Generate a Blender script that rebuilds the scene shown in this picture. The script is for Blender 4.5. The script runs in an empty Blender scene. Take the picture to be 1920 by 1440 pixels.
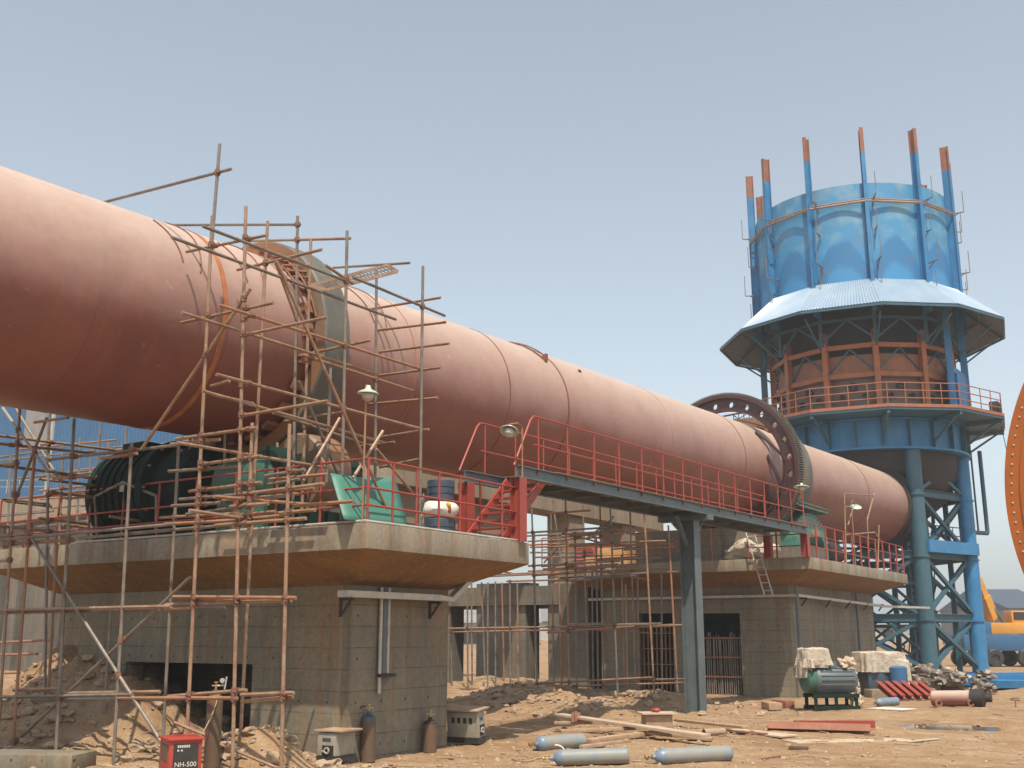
import bpy, bmesh, math, random
from mathutils import Vector, Matrix, noise
R = math.radians
S = bpy.context.scene
COL = S.collection

# ------------------------------------------------------------------ camera
F = 2013.0; TH = R(13.15); AZ = R(33.5); EYE = 1.85
FW0 = Vector((-math.sin(AZ), math.cos(AZ), 0)); RT = Vector((math.cos(AZ), math.sin(AZ), 0)); UP0 = Vector((0, 0, 1))
FW = FW0*math.cos(TH) + UP0*math.sin(TH); UP = -FW0*math.sin(TH) + UP0*math.cos(TH)
CAM = Vector((0, 0, EYE))
cd = bpy.data.cameras.new('camera'); cam = bpy.data.objects.new('camera', cd); COL.objects.link(cam)
cd.sensor_width = 36; cd.lens = F/1920*36; cd.clip_end = 8000; cd.clip_start = 0.1
M3 = Matrix((RT, UP, -FW)).transposed()
cam.matrix_world = Matrix.Translation(CAM) @ M3.to_4x4()
S.camera = cam

# ------------------------------------------------------------------ light
SUN = Vector((0.33, -0.40, 1.0)).normalized()
el = math.asin(SUN.z); rot = math.atan2(SUN.x, SUN.y)
W = bpy.data.worlds.new('World'); S.world = W; W.use_nodes = True
nt = W.node_tree; bg = nt.nodes['Background']
sky = nt.nodes.new('ShaderNodeTexSky'); sky.sky_type = 'NISHITA'; sky.sun_disc = False
sky.sun_elevation = el; sky.sun_rotation = rot
sky.air_density = 1.0; sky.dust_density = 1.5; sky.ozone_density = 1.0; sky.altitude = 50
hs = nt.nodes.new('ShaderNodeHueSaturation'); hs.inputs['Saturation'].default_value = 0.50
nt.links.new(sky.outputs[0], hs.inputs['Color']); tn = nt.nodes.new('ShaderNodeMix'); tn.data_type = 'RGBA'; tn.blend_type = 'MULTIPLY'; tn.inputs[0].default_value = 1.0; tn.inputs[7].default_value = (0.98, 1.03, 1.0, 1)
nt.links.new(hs.outputs[0], tn.inputs[6]); nt.links.new(tn.outputs[2], bg.inputs[0])
bg.inputs[1].default_value = 0.15
sl = bpy.data.lights.new('sun', 'SUN'); sl.energy = 4.3; sl.angle = R(0.6); sl.color = (1.0, 0.90, 0.74)
so = bpy.data.objects.new('sun', sl); COL.objects.link(so)
so.rotation_euler = (-SUN).to_track_quat('-Z', 'Y').to_euler()
S.view_settings.view_transform = 'Standard'; S.view_settings.look = 'None'
S.view_settings.exposure = 0.36; S.view_settings.gamma = 1.0; S.view_settings.use_curve_mapping = False

# ------------------------------------------------------------------ pixel -> place helpers (photo pixels, 1920x1440)
def ray(x, y): return FW + RT*((x-960)/F) + UP*((720-y)/F)
def pX(x, y, c): r = ray(x, y); return CAM + r*(c/r.x)
def pY(x, y, c): r = ray(x, y); return CAM + r*(c/r.y)
def pZ(x, y, c=0.0): r = ray(x, y); return CAM + r*((c-EYE)/r.z)
def pD(x, y, d): return CAM + ray(x, y)*d
def pl(x, y, p):
    return pX(x, y, p[1]) if p[0] == 'X' else pY(x, y, p[1])
def V(*a): return Vector(a)

# ------------------------------------------------------------------ materials
MATS = {}
def mat(name, c1, c2=None, rough=0.7, metal=0.0, scale=3.0, bump=0.0, bscale=40.0, c3=None, streak=0.0, streakc=(0.1, 0.06, 0.04), spec=0.5, fine=0.12, thr=0.55, thw=0.12, coat=0.0, top_tint=None, plates=0):
    m = bpy.data.materials.new(name); m.use_nodes = True
    n = m.node_tree.nodes; L = m.node_tree.links; b = n['Principled BSDF']
    geo = n.new('ShaderNodeNewGeometry'); pos = geo.outputs['Position']
    def mix(fac, a, bb):
        mx = n.new('ShaderNodeMix'); mx.data_type = 'RGBA'
        for sock, v in ((mx.inputs[6], a), (mx.inputs[7], bb)):
            if isinstance(v, tuple): sock.default_value = (*v, 1)
            else: L.new(v, sock)
        if isinstance(fac, float): mx.inputs[0].default_value = fac
        else: L.new(fac, mx.inputs[0])
        return mx.outputs[2]
    def nz(sc, det=6, vec=None, rg=0.6):
        t = n.new('ShaderNodeTexNoise'); t.inputs['Scale'].default_value = sc; t.inputs['Detail'].default_value = det; t.inputs['Roughness'].default_value = rg
        L.new(vec if vec is not None else pos, t.inputs['Vector']); return t.outputs[0]
    def ramp(v, lo, hi):
        r = n.new('ShaderNodeMapRange'); r.inputs[1].default_value = lo; r.inputs[2].default_value = hi; L.new(v, r.inputs[0]); return r.outputs[0]
    c = c1
    if c2: c = mix(ramp(nz(scale), 0.38, 0.64), c1, c2)
    if c3: c = mix(ramp(nz(scale*2.7, 8), thr, thr+thw), c, c3)
    if streak > 0:
        mp = n.new('ShaderNodeMapping'); mp.inputs['Scale'].default_value = (5, 5, 0.35); L.new(pos, mp.inputs[0])
        r = ramp(nz(1.0, 5, mp.outputs[0]), 0.48, 0.72)
        mm = n.new('ShaderNodeMath'); mm.operation = 'MULTIPLY'; mm.inputs[1].default_value = streak; L.new(r, mm.inputs[0])
        c = mix(mm.outputs[0], c, streakc)
    if plates:   # rolled plate courses: each slightly different primer batch, thin dark weld line between, rust weeps
        sp = n.new('ShaderNodeSeparateXYZ'); L.new(pos, sp.inputs[0])
        def mt(op, a, b=None):
            q = n.new('ShaderNodeMath'); q.operation = op
            for i, v in enumerate((a, b)):
                if v is None: continue
                if isinstance(v, (int, float)): q.inputs[i].default_value = v
                else: L.new(v, q.inputs[i])
            return q.outputs[0]
        yy = mt('DIVIDE', mt('ADD', sp.outputs[1], 0.4), plates)
        wn = n.new('ShaderNodeTexWhiteNoise'); wn.noise_dimensions = '1D'; L.new(mt('FLOOR', yy), wn.inputs['W'])
        c = mix(mt('MULTIPLY', wn.outputs[0], 0.22), c, (0.28, 0.12, 0.09))
        fr_ = mt('ABSOLUTE', mt('SUBTRACT', mt('FRACT', yy), 0.5))
        c = mix(mt('MULTIPLY', ramp(fr_, 0.4945, 0.4985), 0.5), c, (0.10, 0.04, 0.03))
        wp = n.new('ShaderNodeMapping'); wp.inputs['Scale'].default_value = (0.8, 4.5, 0.5); L.new(pos, wp.inputs[0])
        c = mix(mt('MULTIPLY', ramp(nz(1.0, 6, wp.outputs[0]), 0.60, 0.76), 0.45), c, (0.30, 0.14, 0.07))
        c = mix(mt('MULTIPLY', ramp(nz(2.6, 9), 0.68, 0.74), 0.6), c, (0.42, 0.28, 0.22))
    if top_tint:   # paler colour blended in as the surface turns upward
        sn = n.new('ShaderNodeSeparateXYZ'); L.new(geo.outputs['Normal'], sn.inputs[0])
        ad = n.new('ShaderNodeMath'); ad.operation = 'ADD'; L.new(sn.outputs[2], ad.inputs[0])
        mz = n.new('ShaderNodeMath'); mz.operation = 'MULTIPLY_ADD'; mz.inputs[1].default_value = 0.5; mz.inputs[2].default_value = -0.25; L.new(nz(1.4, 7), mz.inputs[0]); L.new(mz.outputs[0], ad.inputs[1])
        c = mix(ramp(ad.outputs[0], -0.32, 0.95), c, top_tint)
    if fine > 0:
        hv = n.new('ShaderNodeHueSaturation')
        if isinstance(c, tuple): hv.inputs['Color'].default_value = (*c, 1)
        else: L.new(c, hv.inputs['Color'])
        r = n.new('ShaderNodeMapRange'); r.inputs[1].default_value = 0.25; r.inputs[2].default_value = 0.75
        r.inputs[3].default_value = 1-fine; r.inputs[4].default_value = 1+fine
        L.new(nz(scale*9, 4), r.inputs[0]); L.new(r.outputs[0], hv.inputs['Value']); c = hv.outputs[0]
    if isinstance(c, tuple): b.inputs['Base Color'].default_value = (*c, 1)
    else: L.new(c, b.inputs['Base Color'])
    b.inputs['Roughness'].default_value = rough; b.inputs['Metallic'].default_value = metal
    b.inputs['Specular IOR Level'].default_value = spec; b.inputs['Coat Weight'].default_value = coat
    if bump > 0:
        bp = n.new('ShaderNodeBump'); bp.inputs['Strength'].default_value = 1.0; bp.inputs['Distance'].default_value = bump
        L.new(nz(bscale, 6), bp.inputs['Height']); L.new(bp.outputs[0], b.inputs['Normal'])
    MATS[name] = m; m['_c'] = 0
    return m

kiln_m = mat('kiln primer', (0.225, 0.069, 0.05), (0.18, 0.056, 0.042), rough=0.42, plates=2.35, scale=0.9, top_tint=(0.52, 0.39, 0.315), c3=(0.24, 0.11, 0.06), thr=0.66, thw=0.12, streak=0.22, streakc=(0.14, 0.055, 0.04), bump=0.012, bscale=1.6, spec=0.6, fine=0.06)
seam_m = mat('rusty weld seam', (0.42, 0.15, 0.05), (0.30, 0.10, 0.045), rough=0.75, scale=4)
seamd_m = mat('dark weld seam', (0.22, 0.09, 0.055), (0.16, 0.06, 0.045), rough=0.7, scale=4)
tyre_m = mat('machined grey steel', (0.135, 0.13, 0.11), (0.085, 0.083, 0.075), rough=0.6, metal=0.0, scale=1.5, c3=(0.30, 0.18, 0.09), thr=0.62, fine=0.1)
tyref_m = mat('rusty steel ring face', (0.24, 0.18, 0.13), (0.34, 0.15, 0.06), rough=0.6, metal=0.3, scale=1.2, fine=0.15)
gear_m = mat('dark red primer', (0.07, 0.026, 0.024), (0.05, 0.023, 0.021), rough=0.5, scale=3, fine=0.15)
teeth_m = mat('oily gear steel', (0.20, 0.18, 0.15), (0.13, 0.12, 0.10), rough=0.45, metal=0.4, scale=4)
green_m = mat('green machine paint', (0.05, 0.14, 0.10), (0.035, 0.10, 0.075), rough=0.4, scale=4, c3=(0.14, 0.13, 0.10), thr=0.66, fine=0.12)
dgreen_m = mat('dark green machine paint', (0.012, 0.03, 0.022), (0.010, 0.02, 0.016), rough=0.75, scale=3, c3=(0.04, 0.03, 0.025), thr=0.62, spec=0.15, bump=0.01, bscale=6)
greens_m = mat('green painted sheet', (0.05, 0.20, 0.145), (0.075, 0.18, 0.14), rough=0.55, scale=3, c3=(0.20, 0.20, 0.16), thr=0.66, fine=0.1)
tube_m = mat('rusty scaffold tube', (0.34, 0.23, 0.155), (0.27, 0.145, 0.085), rough=0.55, metal=0.25, scale=3.5, c3=(0.38, 0.31, 0.23), thr=0.58, fine=0.2)
tubeo_m = mat('orange rust tube', (0.33, 0.165, 0.09), (0.25, 0.125, 0.075), rough=0.65, scale=4, fine=0.2)
tubeg_m = mat('grey scaffold tube', (0.24, 0.21, 0.18), (0.17, 0.13, 0.10), rough=0.55, metal=0.3, scale=4, fine=0.2)
clamp_m = mat('rusty coupler', (0.22, 0.10, 0.06), (0.15, 0.08, 0.055), rough=0.7, scale=12, fine=0.25)
red_m = mat('red oxide railing', (0.33, 0.05, 0.033), (0.27, 0.055, 0.04), rough=0.5, scale=4, c3=(0.30, 0.12, 0.08), thr=0.64, fine=0.12)
rail2_m = mat('orange brown railing', (0.36, 0.12, 0.06), (0.28, 0.10, 0.06), rough=0.6, scale=4)
steel_m = mat('grey painted beam', (0.115, 0.145, 0.155), (0.09, 0.115, 0.125), rough=0.5, scale=2.5, c3=(0.20, 0.13, 0.08), thr=0.70, streak=0.15, fine=0.1)
beamtop_m = mat('rusty deck plate', (0.40, 0.26, 0.17), (0.33, 0.17, 0.10), rough=0.7, scale=4)
blue_m = mat('blue tower paint', (0.035, 0.20, 0.42), (0.025, 0.15, 0.33), rough=0.45, scale=1.2, streak=0.35, streakc=(0.10, 0.22, 0.33), fine=0.08)
blued_m = mat('teal blue steel', (0.045, 0.12, 0.165), (0.035, 0.095, 0.13), rough=0.5, scale=1.2, c3=(0.12, 0.09, 0.07), thr=0.70, streak=0.3, streakc=(0.05, 0.075, 0.08), fine=0.12)
rustp_m = mat('bare rusty post end', (0.30, 0.125, 0.075), (0.22, 0.09, 0.06), rough=0.75, scale=3, fine=0.15)
roof_m = mat('pale blue corrugated sheet', (0.25, 0.34, 0.45), (0.31, 0.39, 0.47), rough=0.35, scale=1, fine=0.04)
roofu_m = mat('sheet underside', (0.21, 0.21, 0.20), (0.17, 0.17, 0.17), rough=0.6, scale=2)
orange_m = mat('orange tower panel', (0.36, 0.12, 0.04), (0.22, 0.09, 0.045), rough=0.6, scale=0.8, c3=(0.12, 0.09, 0.08), thr=0.58, fine=0.12, streak=0.3)
orangep_m = mat('orange post paint', (0.42, 0.14, 0.045), (0.33, 0.11, 0.04), rough=0.55, scale=2, fine=0.12)
dark_m = mat('dark machinery', (0.022, 0.019, 0.018), (0.036, 0.026, 0.022), rough=0.7, scale=1.5)
white_m = mat('galvanised tray', (0.50, 0.47, 0.42), (0.40, 0.37, 0.33), rough=0.45, metal=0.2, scale=5)
cream_m = mat('dusty machine casing', (0.34, 0.31, 0.25), (0.28, 0.25, 0.20), rough=0.55, scale=6, c3=(0.30, 0.20, 0.13), thr=0.62)
redp_m = mat('red machine casing', (0.42, 0.05, 0.035), (0.36, 0.05, 0.035), rough=0.45, scale=6, c3=(0.24, 0.08, 0.05), thr=0.66)
black_m = mat('black plastic', (0.03, 0.03, 0.03), (0.045, 0.04, 0.04), rough=0.5, scale=10)
whitep_m = mat('white lettering', (0.62, 0.60, 0.55), rough=0.6, fine=0.0)
bottle_m = mat('weathered blue cylinder paint', (0.20, 0.235, 0.255), (0.27, 0.25, 0.21), rough=0.5, scale=4, c3=(0.30, 0.22, 0.15), thr=0.66, fine=0.1)
bottleb_m = mat('light blue cylinder cap paint', (0.15, 0.215, 0.30), (0.20, 0.25, 0.31), rough=0.4, scale=6)
rbottle_m = mat('brown cylinder paint', (0.11, 0.075, 0.045), (0.14, 0.08, 0.05), rough=0.6, scale=5, fine=0.15)
brass_m = mat('brass fitting', (0.5, 0.38, 0.18), (0.4, 0.3, 0.16), rough=0.35, metal=0.8, scale=20)
hose_m = mat('tan hose', (0.45, 0.30, 0.19), rough=0.6, fine=0.1)
wood_m = mat('weathered plank', (0.42, 0.29, 0.19), (0.33, 0.21, 0.13), rough=0.8, scale=5, c3=(0.20, 0.13, 0.09), thr=0.64, bump=0.004, bscale=30, fine=0.2)
wood2_m = mat('pale formwork board', (0.50, 0.40, 0.30), (0.42, 0.32, 0.23), rough=0.8, scale=3, c3=(0.34, 0.24, 0.17), thr=0.64)
tarp_m = mat('dirty tarpaulin', (0.52, 0.46, 0.38), (0.40, 0.33, 0.26), rough=0.8, scale=5, bump=0.06, bscale=5, c3=(0.34, 0.26, 0.17), thr=0.6)
shed_m = mat('blue cladding', (0.04, 0.125, 0.26), (0.034, 0.105, 0.22), rough=0.5, scale=0.5, fine=0.06)
drum_m = mat('dark blue drum', (0.045, 0.06, 0.085), (0.06, 0.085, 0.12), rough=0.4, scale=5, c3=(0.16, 0.13, 0.10), thr=0.66)
sack_m = mat('white woven sack', (0.66, 0.63, 0.57), (0.58, 0.55, 0.50), rough=0.8, scale=4, bump=0.01, bscale=30)
shade_m = mat('enamel lamp shade', (0.46, 0.54, 0.42), (0.40, 0.47, 0.37), rough=0.35, scale=8)
yellow_m = mat('crane yellow', (0.62, 0.30, 0.05), (0.54, 0.25, 0.045), rough=0.45, scale=2)
bigo_m = mat('orange primer shell', (0.36, 0.10, 0.012), (0.27, 0.07, 0.012), rough=0.5, scale=0.9, streak=0.35, streakc=(0.22, 0.07, 0.02), fine=0.06)
far_m = mat('far building grey', (0.22, 0.21, 0.21), (0.27, 0.25, 0.24), rough=0.8, scale=0.3)
farl_m = mat('far building pale', (0.46, 0.44, 0.41), (0.40, 0.38, 0.36), rough=0.8, scale=0.3)
rock_m = mat('stone', (0.38, 0.28, 0.19), (0.30, 0.20, 0.13), rough=0.9, scale=4, bump=0.01, bscale=25, fine=0.25)

def mix_node(n, L, fac, a, b):
    mx = n.new('ShaderNodeMix'); mx.data_type = 'RGBA'
    for s, v in ((mx.inputs[6], a), (mx.inputs[7], b)):
        if isinstance(v, tuple): s.default_value = (*v, 1)
        else: L.new(v, s)
    if isinstance(fac, float): mx.inputs[0].default_value = fac
    else: L.new(fac, mx.inputs[0])
    return mx.outputs[2]
def MN(n, L, op, a, b=None, c=None):
    m = n.new('ShaderNodeMath'); m.operation = op
    for i, v in enumerate((a, b, c)):
        if v is None: continue
        if isinstance(v, (int, float)): m.inputs[i].default_value = v
        else: L.new(v, m.inputs[i])
    return m.outputs[0]

def concrete(name, c1, c2, stain, lines=True, stain_amt=0.6, holes=True, warm=(0.30, 0.17, 0.08)):
    m = bpy.data.materials.new(name); m.use_nodes = True
    n = m.node_tree.nodes; L = m.node_tree.links; b = n['Principled BSDF']
    geo = n.new('ShaderNodeNewGeometry'); pos = geo.outputs['Position']
    sx = n.new('ShaderNodeSeparateXYZ'); L.new(pos, sx.inputs[0])
    def nz(sc, det, vec, rg=0.6):
        t = n.new('ShaderNodeTexNoise'); t.inputs['Scale'].default_value = sc; t.inputs['Detail'].default_value = det; t.inputs['Roughness'].default_value = rg
        L.new(vec, t.inputs['Vector']); return t.outputs[0]
    def ramp(v, lo, hi, a=0.0, bb=1.0):
        r = n.new('ShaderNodeMapRange'); r.inputs[1].default_value = lo; r.inputs[2].default_value = hi
        r.inputs[3].default_value = a; r.inputs[4].default_value = bb; L.new(v, r.inputs[0]); return r.outputs[0]
    c = mix_node(n, L, ramp(nz(0.8, 8, pos), 0.35, 0.65), c1, c2)
    mp = n.new('ShaderNodeMapping'); mp.inputs['Scale'].default_value = (2.2, 2.2, 0.22); L.new(pos, mp.inputs[0])
    s = ramp(nz(1.0, 7, mp.outputs[0], 0.7), 0.47, 0.70, 0, stain_amt)
    c = mix_node(n, L, s, c, stain)
    mp2 = n.new('ShaderNodeMapping'); mp2.inputs['Scale'].default_value = (6, 6, 0.5); mp2.inputs['Location'].default_value = (3, 9, 1); L.new(pos, mp2.inputs[0])
    c = mix_node(n, L, ramp(nz(1.0, 5, mp2.outputs[0]), 0.60, 0.78, 0, 0.45), c, (0.42, 0.39, 0.35))
    h = MN(n, L, 'ADD', sx.outputs[0], sx.outputs[1])
    if lines:
        # formwork board joints: thin dark irregular lines every 0.36 m, panel joints 1.2 m
        wob = MN(n, L, 'MULTIPLY', MN(n, L, 'SUBTRACT', nz(1.3, 2, pos), 0.5), 0.04)
        z = MN(n, L, 'ADD', sx.outputs[2], wob)
        fz = MN(n, L, 'ABSOLUTE', MN(n, L, 'SUBTRACT', MN(n, L, 'FRACT', MN(n, L, 'DIVIDE', z, 0.33)), 0.5))
        lz = ramp(fz, 0.458, 0.495, 0, 1)
        brk = ramp(nz(2.3, 3, pos), 0.30, 0.58, 0.15, 1)
        ln = MN(n, L, 'MULTIPLY', lz, brk)
        fx = MN(n, L, 'ABSOLUTE', MN(n, L, 'SUBTRACT', MN(n, L, 'FRACT', MN(n, L, 'DIVIDE', h, 1.22)), 0.5))
        lx = MN(n, L, 'MULTIPLY', ramp(fx, 0.490, 0.5, 0, 1), 0.6)
        tot = MN(n, L, 'MAXIMUM', ln, lx)
        c = mix_node(n, L, MN(n, L, 'MULTIPLY', tot, 0.75), c, (0.07, 0.058, 0.045))
        if holes:
            hx = MN(n, L, 'SUBTRACT', MN(n, L, 'FRACT', MN(n, L, 'DIVIDE', h, 0.61)), 0.5)
            hz = MN(n, L, 'SUBTRACT', MN(n, L, 'FRACT', MN(n, L, 'ADD', MN(n, L, 'DIVIDE', sx.outputs[2], 0.66), 0.25)), 0.5)
            d = MN(n, L, 'SQRT', MN(n, L, 'ADD', MN(n, L, 'POWER', MN(n, L, 'MULTIPLY', hx, 0.61), 2), MN(n, L, 'POWER', MN(n, L, 'MULTIPLY', hz, 0.66), 2)))
            c = mix_node(n, L, ramp(d, 0.014, 0.028, 0.85, 0.0), c, (0.04, 0.035, 0.03))
    c = mix_node(n, L, ramp(nz(1.7, 6, mp.outputs[0]), 0.50, 0.70, 0, 0.6), c, warm)
    hv = n.new('ShaderNodeHueSaturation'); L.new(c, hv.inputs['Color']); L.new(ramp(nz(14, 5, pos), 0.25, 0.75, 0.82, 1.15), hv.inputs['Value'])
    L.new(hv.outputs[0], b.inputs['Base Color']); b.inputs['Roughness'].default_value = 0.85; b.inputs['Specular IOR Level'].default_value = 0.25
    bp = n.new('ShaderNodeBump'); bp.inputs['Strength'].default_value = 0.7; bp.inputs['Distance'].default_value = 0.012
    L.new(nz(7, 8, pos), bp.inputs['Height']); L.new(bp.outputs[0], b.inputs['Normal'])
    return m
conc_m = concrete('board marked concrete', (0.245, 0.215, 0.16), (0.18, 0.165, 0.13), (0.11, 0.085, 0.058), stain_amt=0.75, warm=(0.26, 0.155, 0.075))
slab_m = concrete('slab edge concrete', (0.32, 0.28, 0.22), (0.25, 0.215, 0.165), (0.13, 0.105, 0.08), lines=False, stain_amt=0.75)
soff_m = concrete('ply stained soffit concrete', (0.25, 0.145, 0.06), (0.20, 0.12, 0.055), (0.15, 0.08, 0.035), lines=False, stain_amt=0.5)
concg_m = concrete('grey frame concrete', (0.17, 0.155, 0.13), (0.13, 0.12, 0.10), (0.08, 0.07, 0.058), lines=True, holes=False)
concl_m = concrete('pale frame concrete', (0.33, 0.265, 0.20), (0.27, 0.215, 0.16), (0.18, 0.135, 0.095), lines=False)

# tower shell: blue with a chalky white upper band and round darker and lighter blue arcs between the posts
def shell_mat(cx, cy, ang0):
    m = bpy.data.materials.new('blue shell arc bands'); m.use_nodes = True
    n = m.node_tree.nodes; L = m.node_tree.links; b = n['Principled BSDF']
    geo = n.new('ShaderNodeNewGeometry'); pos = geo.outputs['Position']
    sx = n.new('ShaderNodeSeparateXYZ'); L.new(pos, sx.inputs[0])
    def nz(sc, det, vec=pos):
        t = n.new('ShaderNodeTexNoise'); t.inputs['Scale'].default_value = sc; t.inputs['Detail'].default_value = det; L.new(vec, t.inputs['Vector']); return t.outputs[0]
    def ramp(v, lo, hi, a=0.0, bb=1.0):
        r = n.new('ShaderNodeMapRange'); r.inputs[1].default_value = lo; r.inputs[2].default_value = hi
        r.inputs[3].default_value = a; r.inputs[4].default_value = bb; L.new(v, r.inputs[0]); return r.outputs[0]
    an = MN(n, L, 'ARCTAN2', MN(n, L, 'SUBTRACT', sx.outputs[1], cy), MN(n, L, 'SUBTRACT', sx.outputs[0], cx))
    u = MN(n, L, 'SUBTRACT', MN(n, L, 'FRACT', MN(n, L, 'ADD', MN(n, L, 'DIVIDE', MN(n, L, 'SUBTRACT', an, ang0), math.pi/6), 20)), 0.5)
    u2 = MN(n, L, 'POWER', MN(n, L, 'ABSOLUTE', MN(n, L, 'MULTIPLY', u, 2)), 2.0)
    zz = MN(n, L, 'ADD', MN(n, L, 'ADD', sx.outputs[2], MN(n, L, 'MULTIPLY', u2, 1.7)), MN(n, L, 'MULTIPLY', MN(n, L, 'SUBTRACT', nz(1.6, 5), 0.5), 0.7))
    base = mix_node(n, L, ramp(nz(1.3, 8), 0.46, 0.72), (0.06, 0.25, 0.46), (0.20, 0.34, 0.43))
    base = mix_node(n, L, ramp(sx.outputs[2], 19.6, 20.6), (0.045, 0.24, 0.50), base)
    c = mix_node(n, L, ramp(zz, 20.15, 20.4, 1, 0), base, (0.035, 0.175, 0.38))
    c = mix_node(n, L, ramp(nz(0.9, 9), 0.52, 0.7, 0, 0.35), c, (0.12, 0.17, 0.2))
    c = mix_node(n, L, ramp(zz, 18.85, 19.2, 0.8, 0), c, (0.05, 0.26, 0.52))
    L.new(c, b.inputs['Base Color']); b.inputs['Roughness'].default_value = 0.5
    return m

def soil_mat():
    m = bpy.data.materials.new('orange brown soil'); m.use_nodes = True
    n = m.node_tree.nodes; L = m.node_tree.links; b = n['Principled BSDF']
    geo = n.new('ShaderNodeNewGeometry'); pos = geo.outputs['Position']
    def nz(sc, det, vec=pos, rg=0.65):
        t = n.new('ShaderNodeTexNoise'); t.inputs['Scale'].default_value = sc; t.inputs['Detail'].default_value = det; t.inputs['Roughness'].default_value = rg; L.new(vec, t.inputs['Vector']); return t.outputs[0]
    def ramp(v, lo, hi, a=0.0, bb=1.0):
        r = n.new('ShaderNodeMapRange'); r.inputs[1].default_value = lo; r.inputs[2].default_value = hi
        r.inputs[3].default_value = a; r.inputs[4].default_value = bb; L.new(v, r.inputs[0]); return r.outputs[0]
    c = mix_node(n, L, ramp(nz(0.5, 8), 0.36, 0.64), (0.28, 0.17, 0.09), (0.36, 0.24, 0.14))
    c = mix_node(n, L, ramp(nz(1.9, 8), 0.50, 0.66, 0, 0.8), c, (0.42, 0.31, 0.21))
    c = mix_node(n, L, ramp(nz(3.1, 9), 0.56, 0.70, 0, 0.75), c, (0.22, 0.125, 0.07))
    mpr = n.new('ShaderNodeMapping'); mpr.inputs['Rotation'].default_value = (0, 0, 0.5); mpr.inputs['Scale'].default_value = (0.35, 2.0, 1); L.new(pos, mpr.inputs[0])
    c = mix_node(n, L, ramp(nz(0.8, 7, mpr.outputs[0]), 0.50, 0.68, 0, 0.7), c, (0.19, 0.11, 0.062))
    c = mix_node(n, L, ramp(nz(0.27, 6), 0.52, 0.66, 0, 0.55), c, (0.33, 0.24, 0.165))
    vo = n.new('ShaderNodeTexVoronoi'); vo.inputs['Scale'].default_value = 16; L.new(pos, vo.inputs['Vector'])
    peb = ramp(vo.outputs['Distance'], 0.12, 0.30, 1, 0)
    pm = MN(n, L, 'MULTIPLY', peb, ramp(nz(1.1, 4), 0.5, 0.62))
    c = mix_node(n, L, MN(n, L, 'MULTIPLY', pm, 0.7), c, (0.50, 0.42, 0.32))
    hv = n.new('ShaderNodeHueSaturation'); L.new(c, hv.inputs['Color']); L.new(ramp(nz(26, 5), 0.25, 0.75, 0.72, 1.25), hv.inputs['Value'])
    L.new(hv.outputs[0], b.inputs['Base Color']); b.inputs['Roughness'].default_value = 0.95; b.inputs['Specular IOR Level'].default_value = 0.15
    bp = n.new('ShaderNodeBump'); bp.inputs['Strength'].default_value = 1.0; bp.inputs['Distance'].default_value = 0.05
    hh = MN(n, L, 'ADD', nz(9, 9), MN(n, L, 'MULTIPLY', pm, 0.35))
    L.new(hh, bp.inputs['Height']); L.new(bp.outputs[0], b.inputs['Normal'])
    return m
soil_m = soil_mat()

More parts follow.
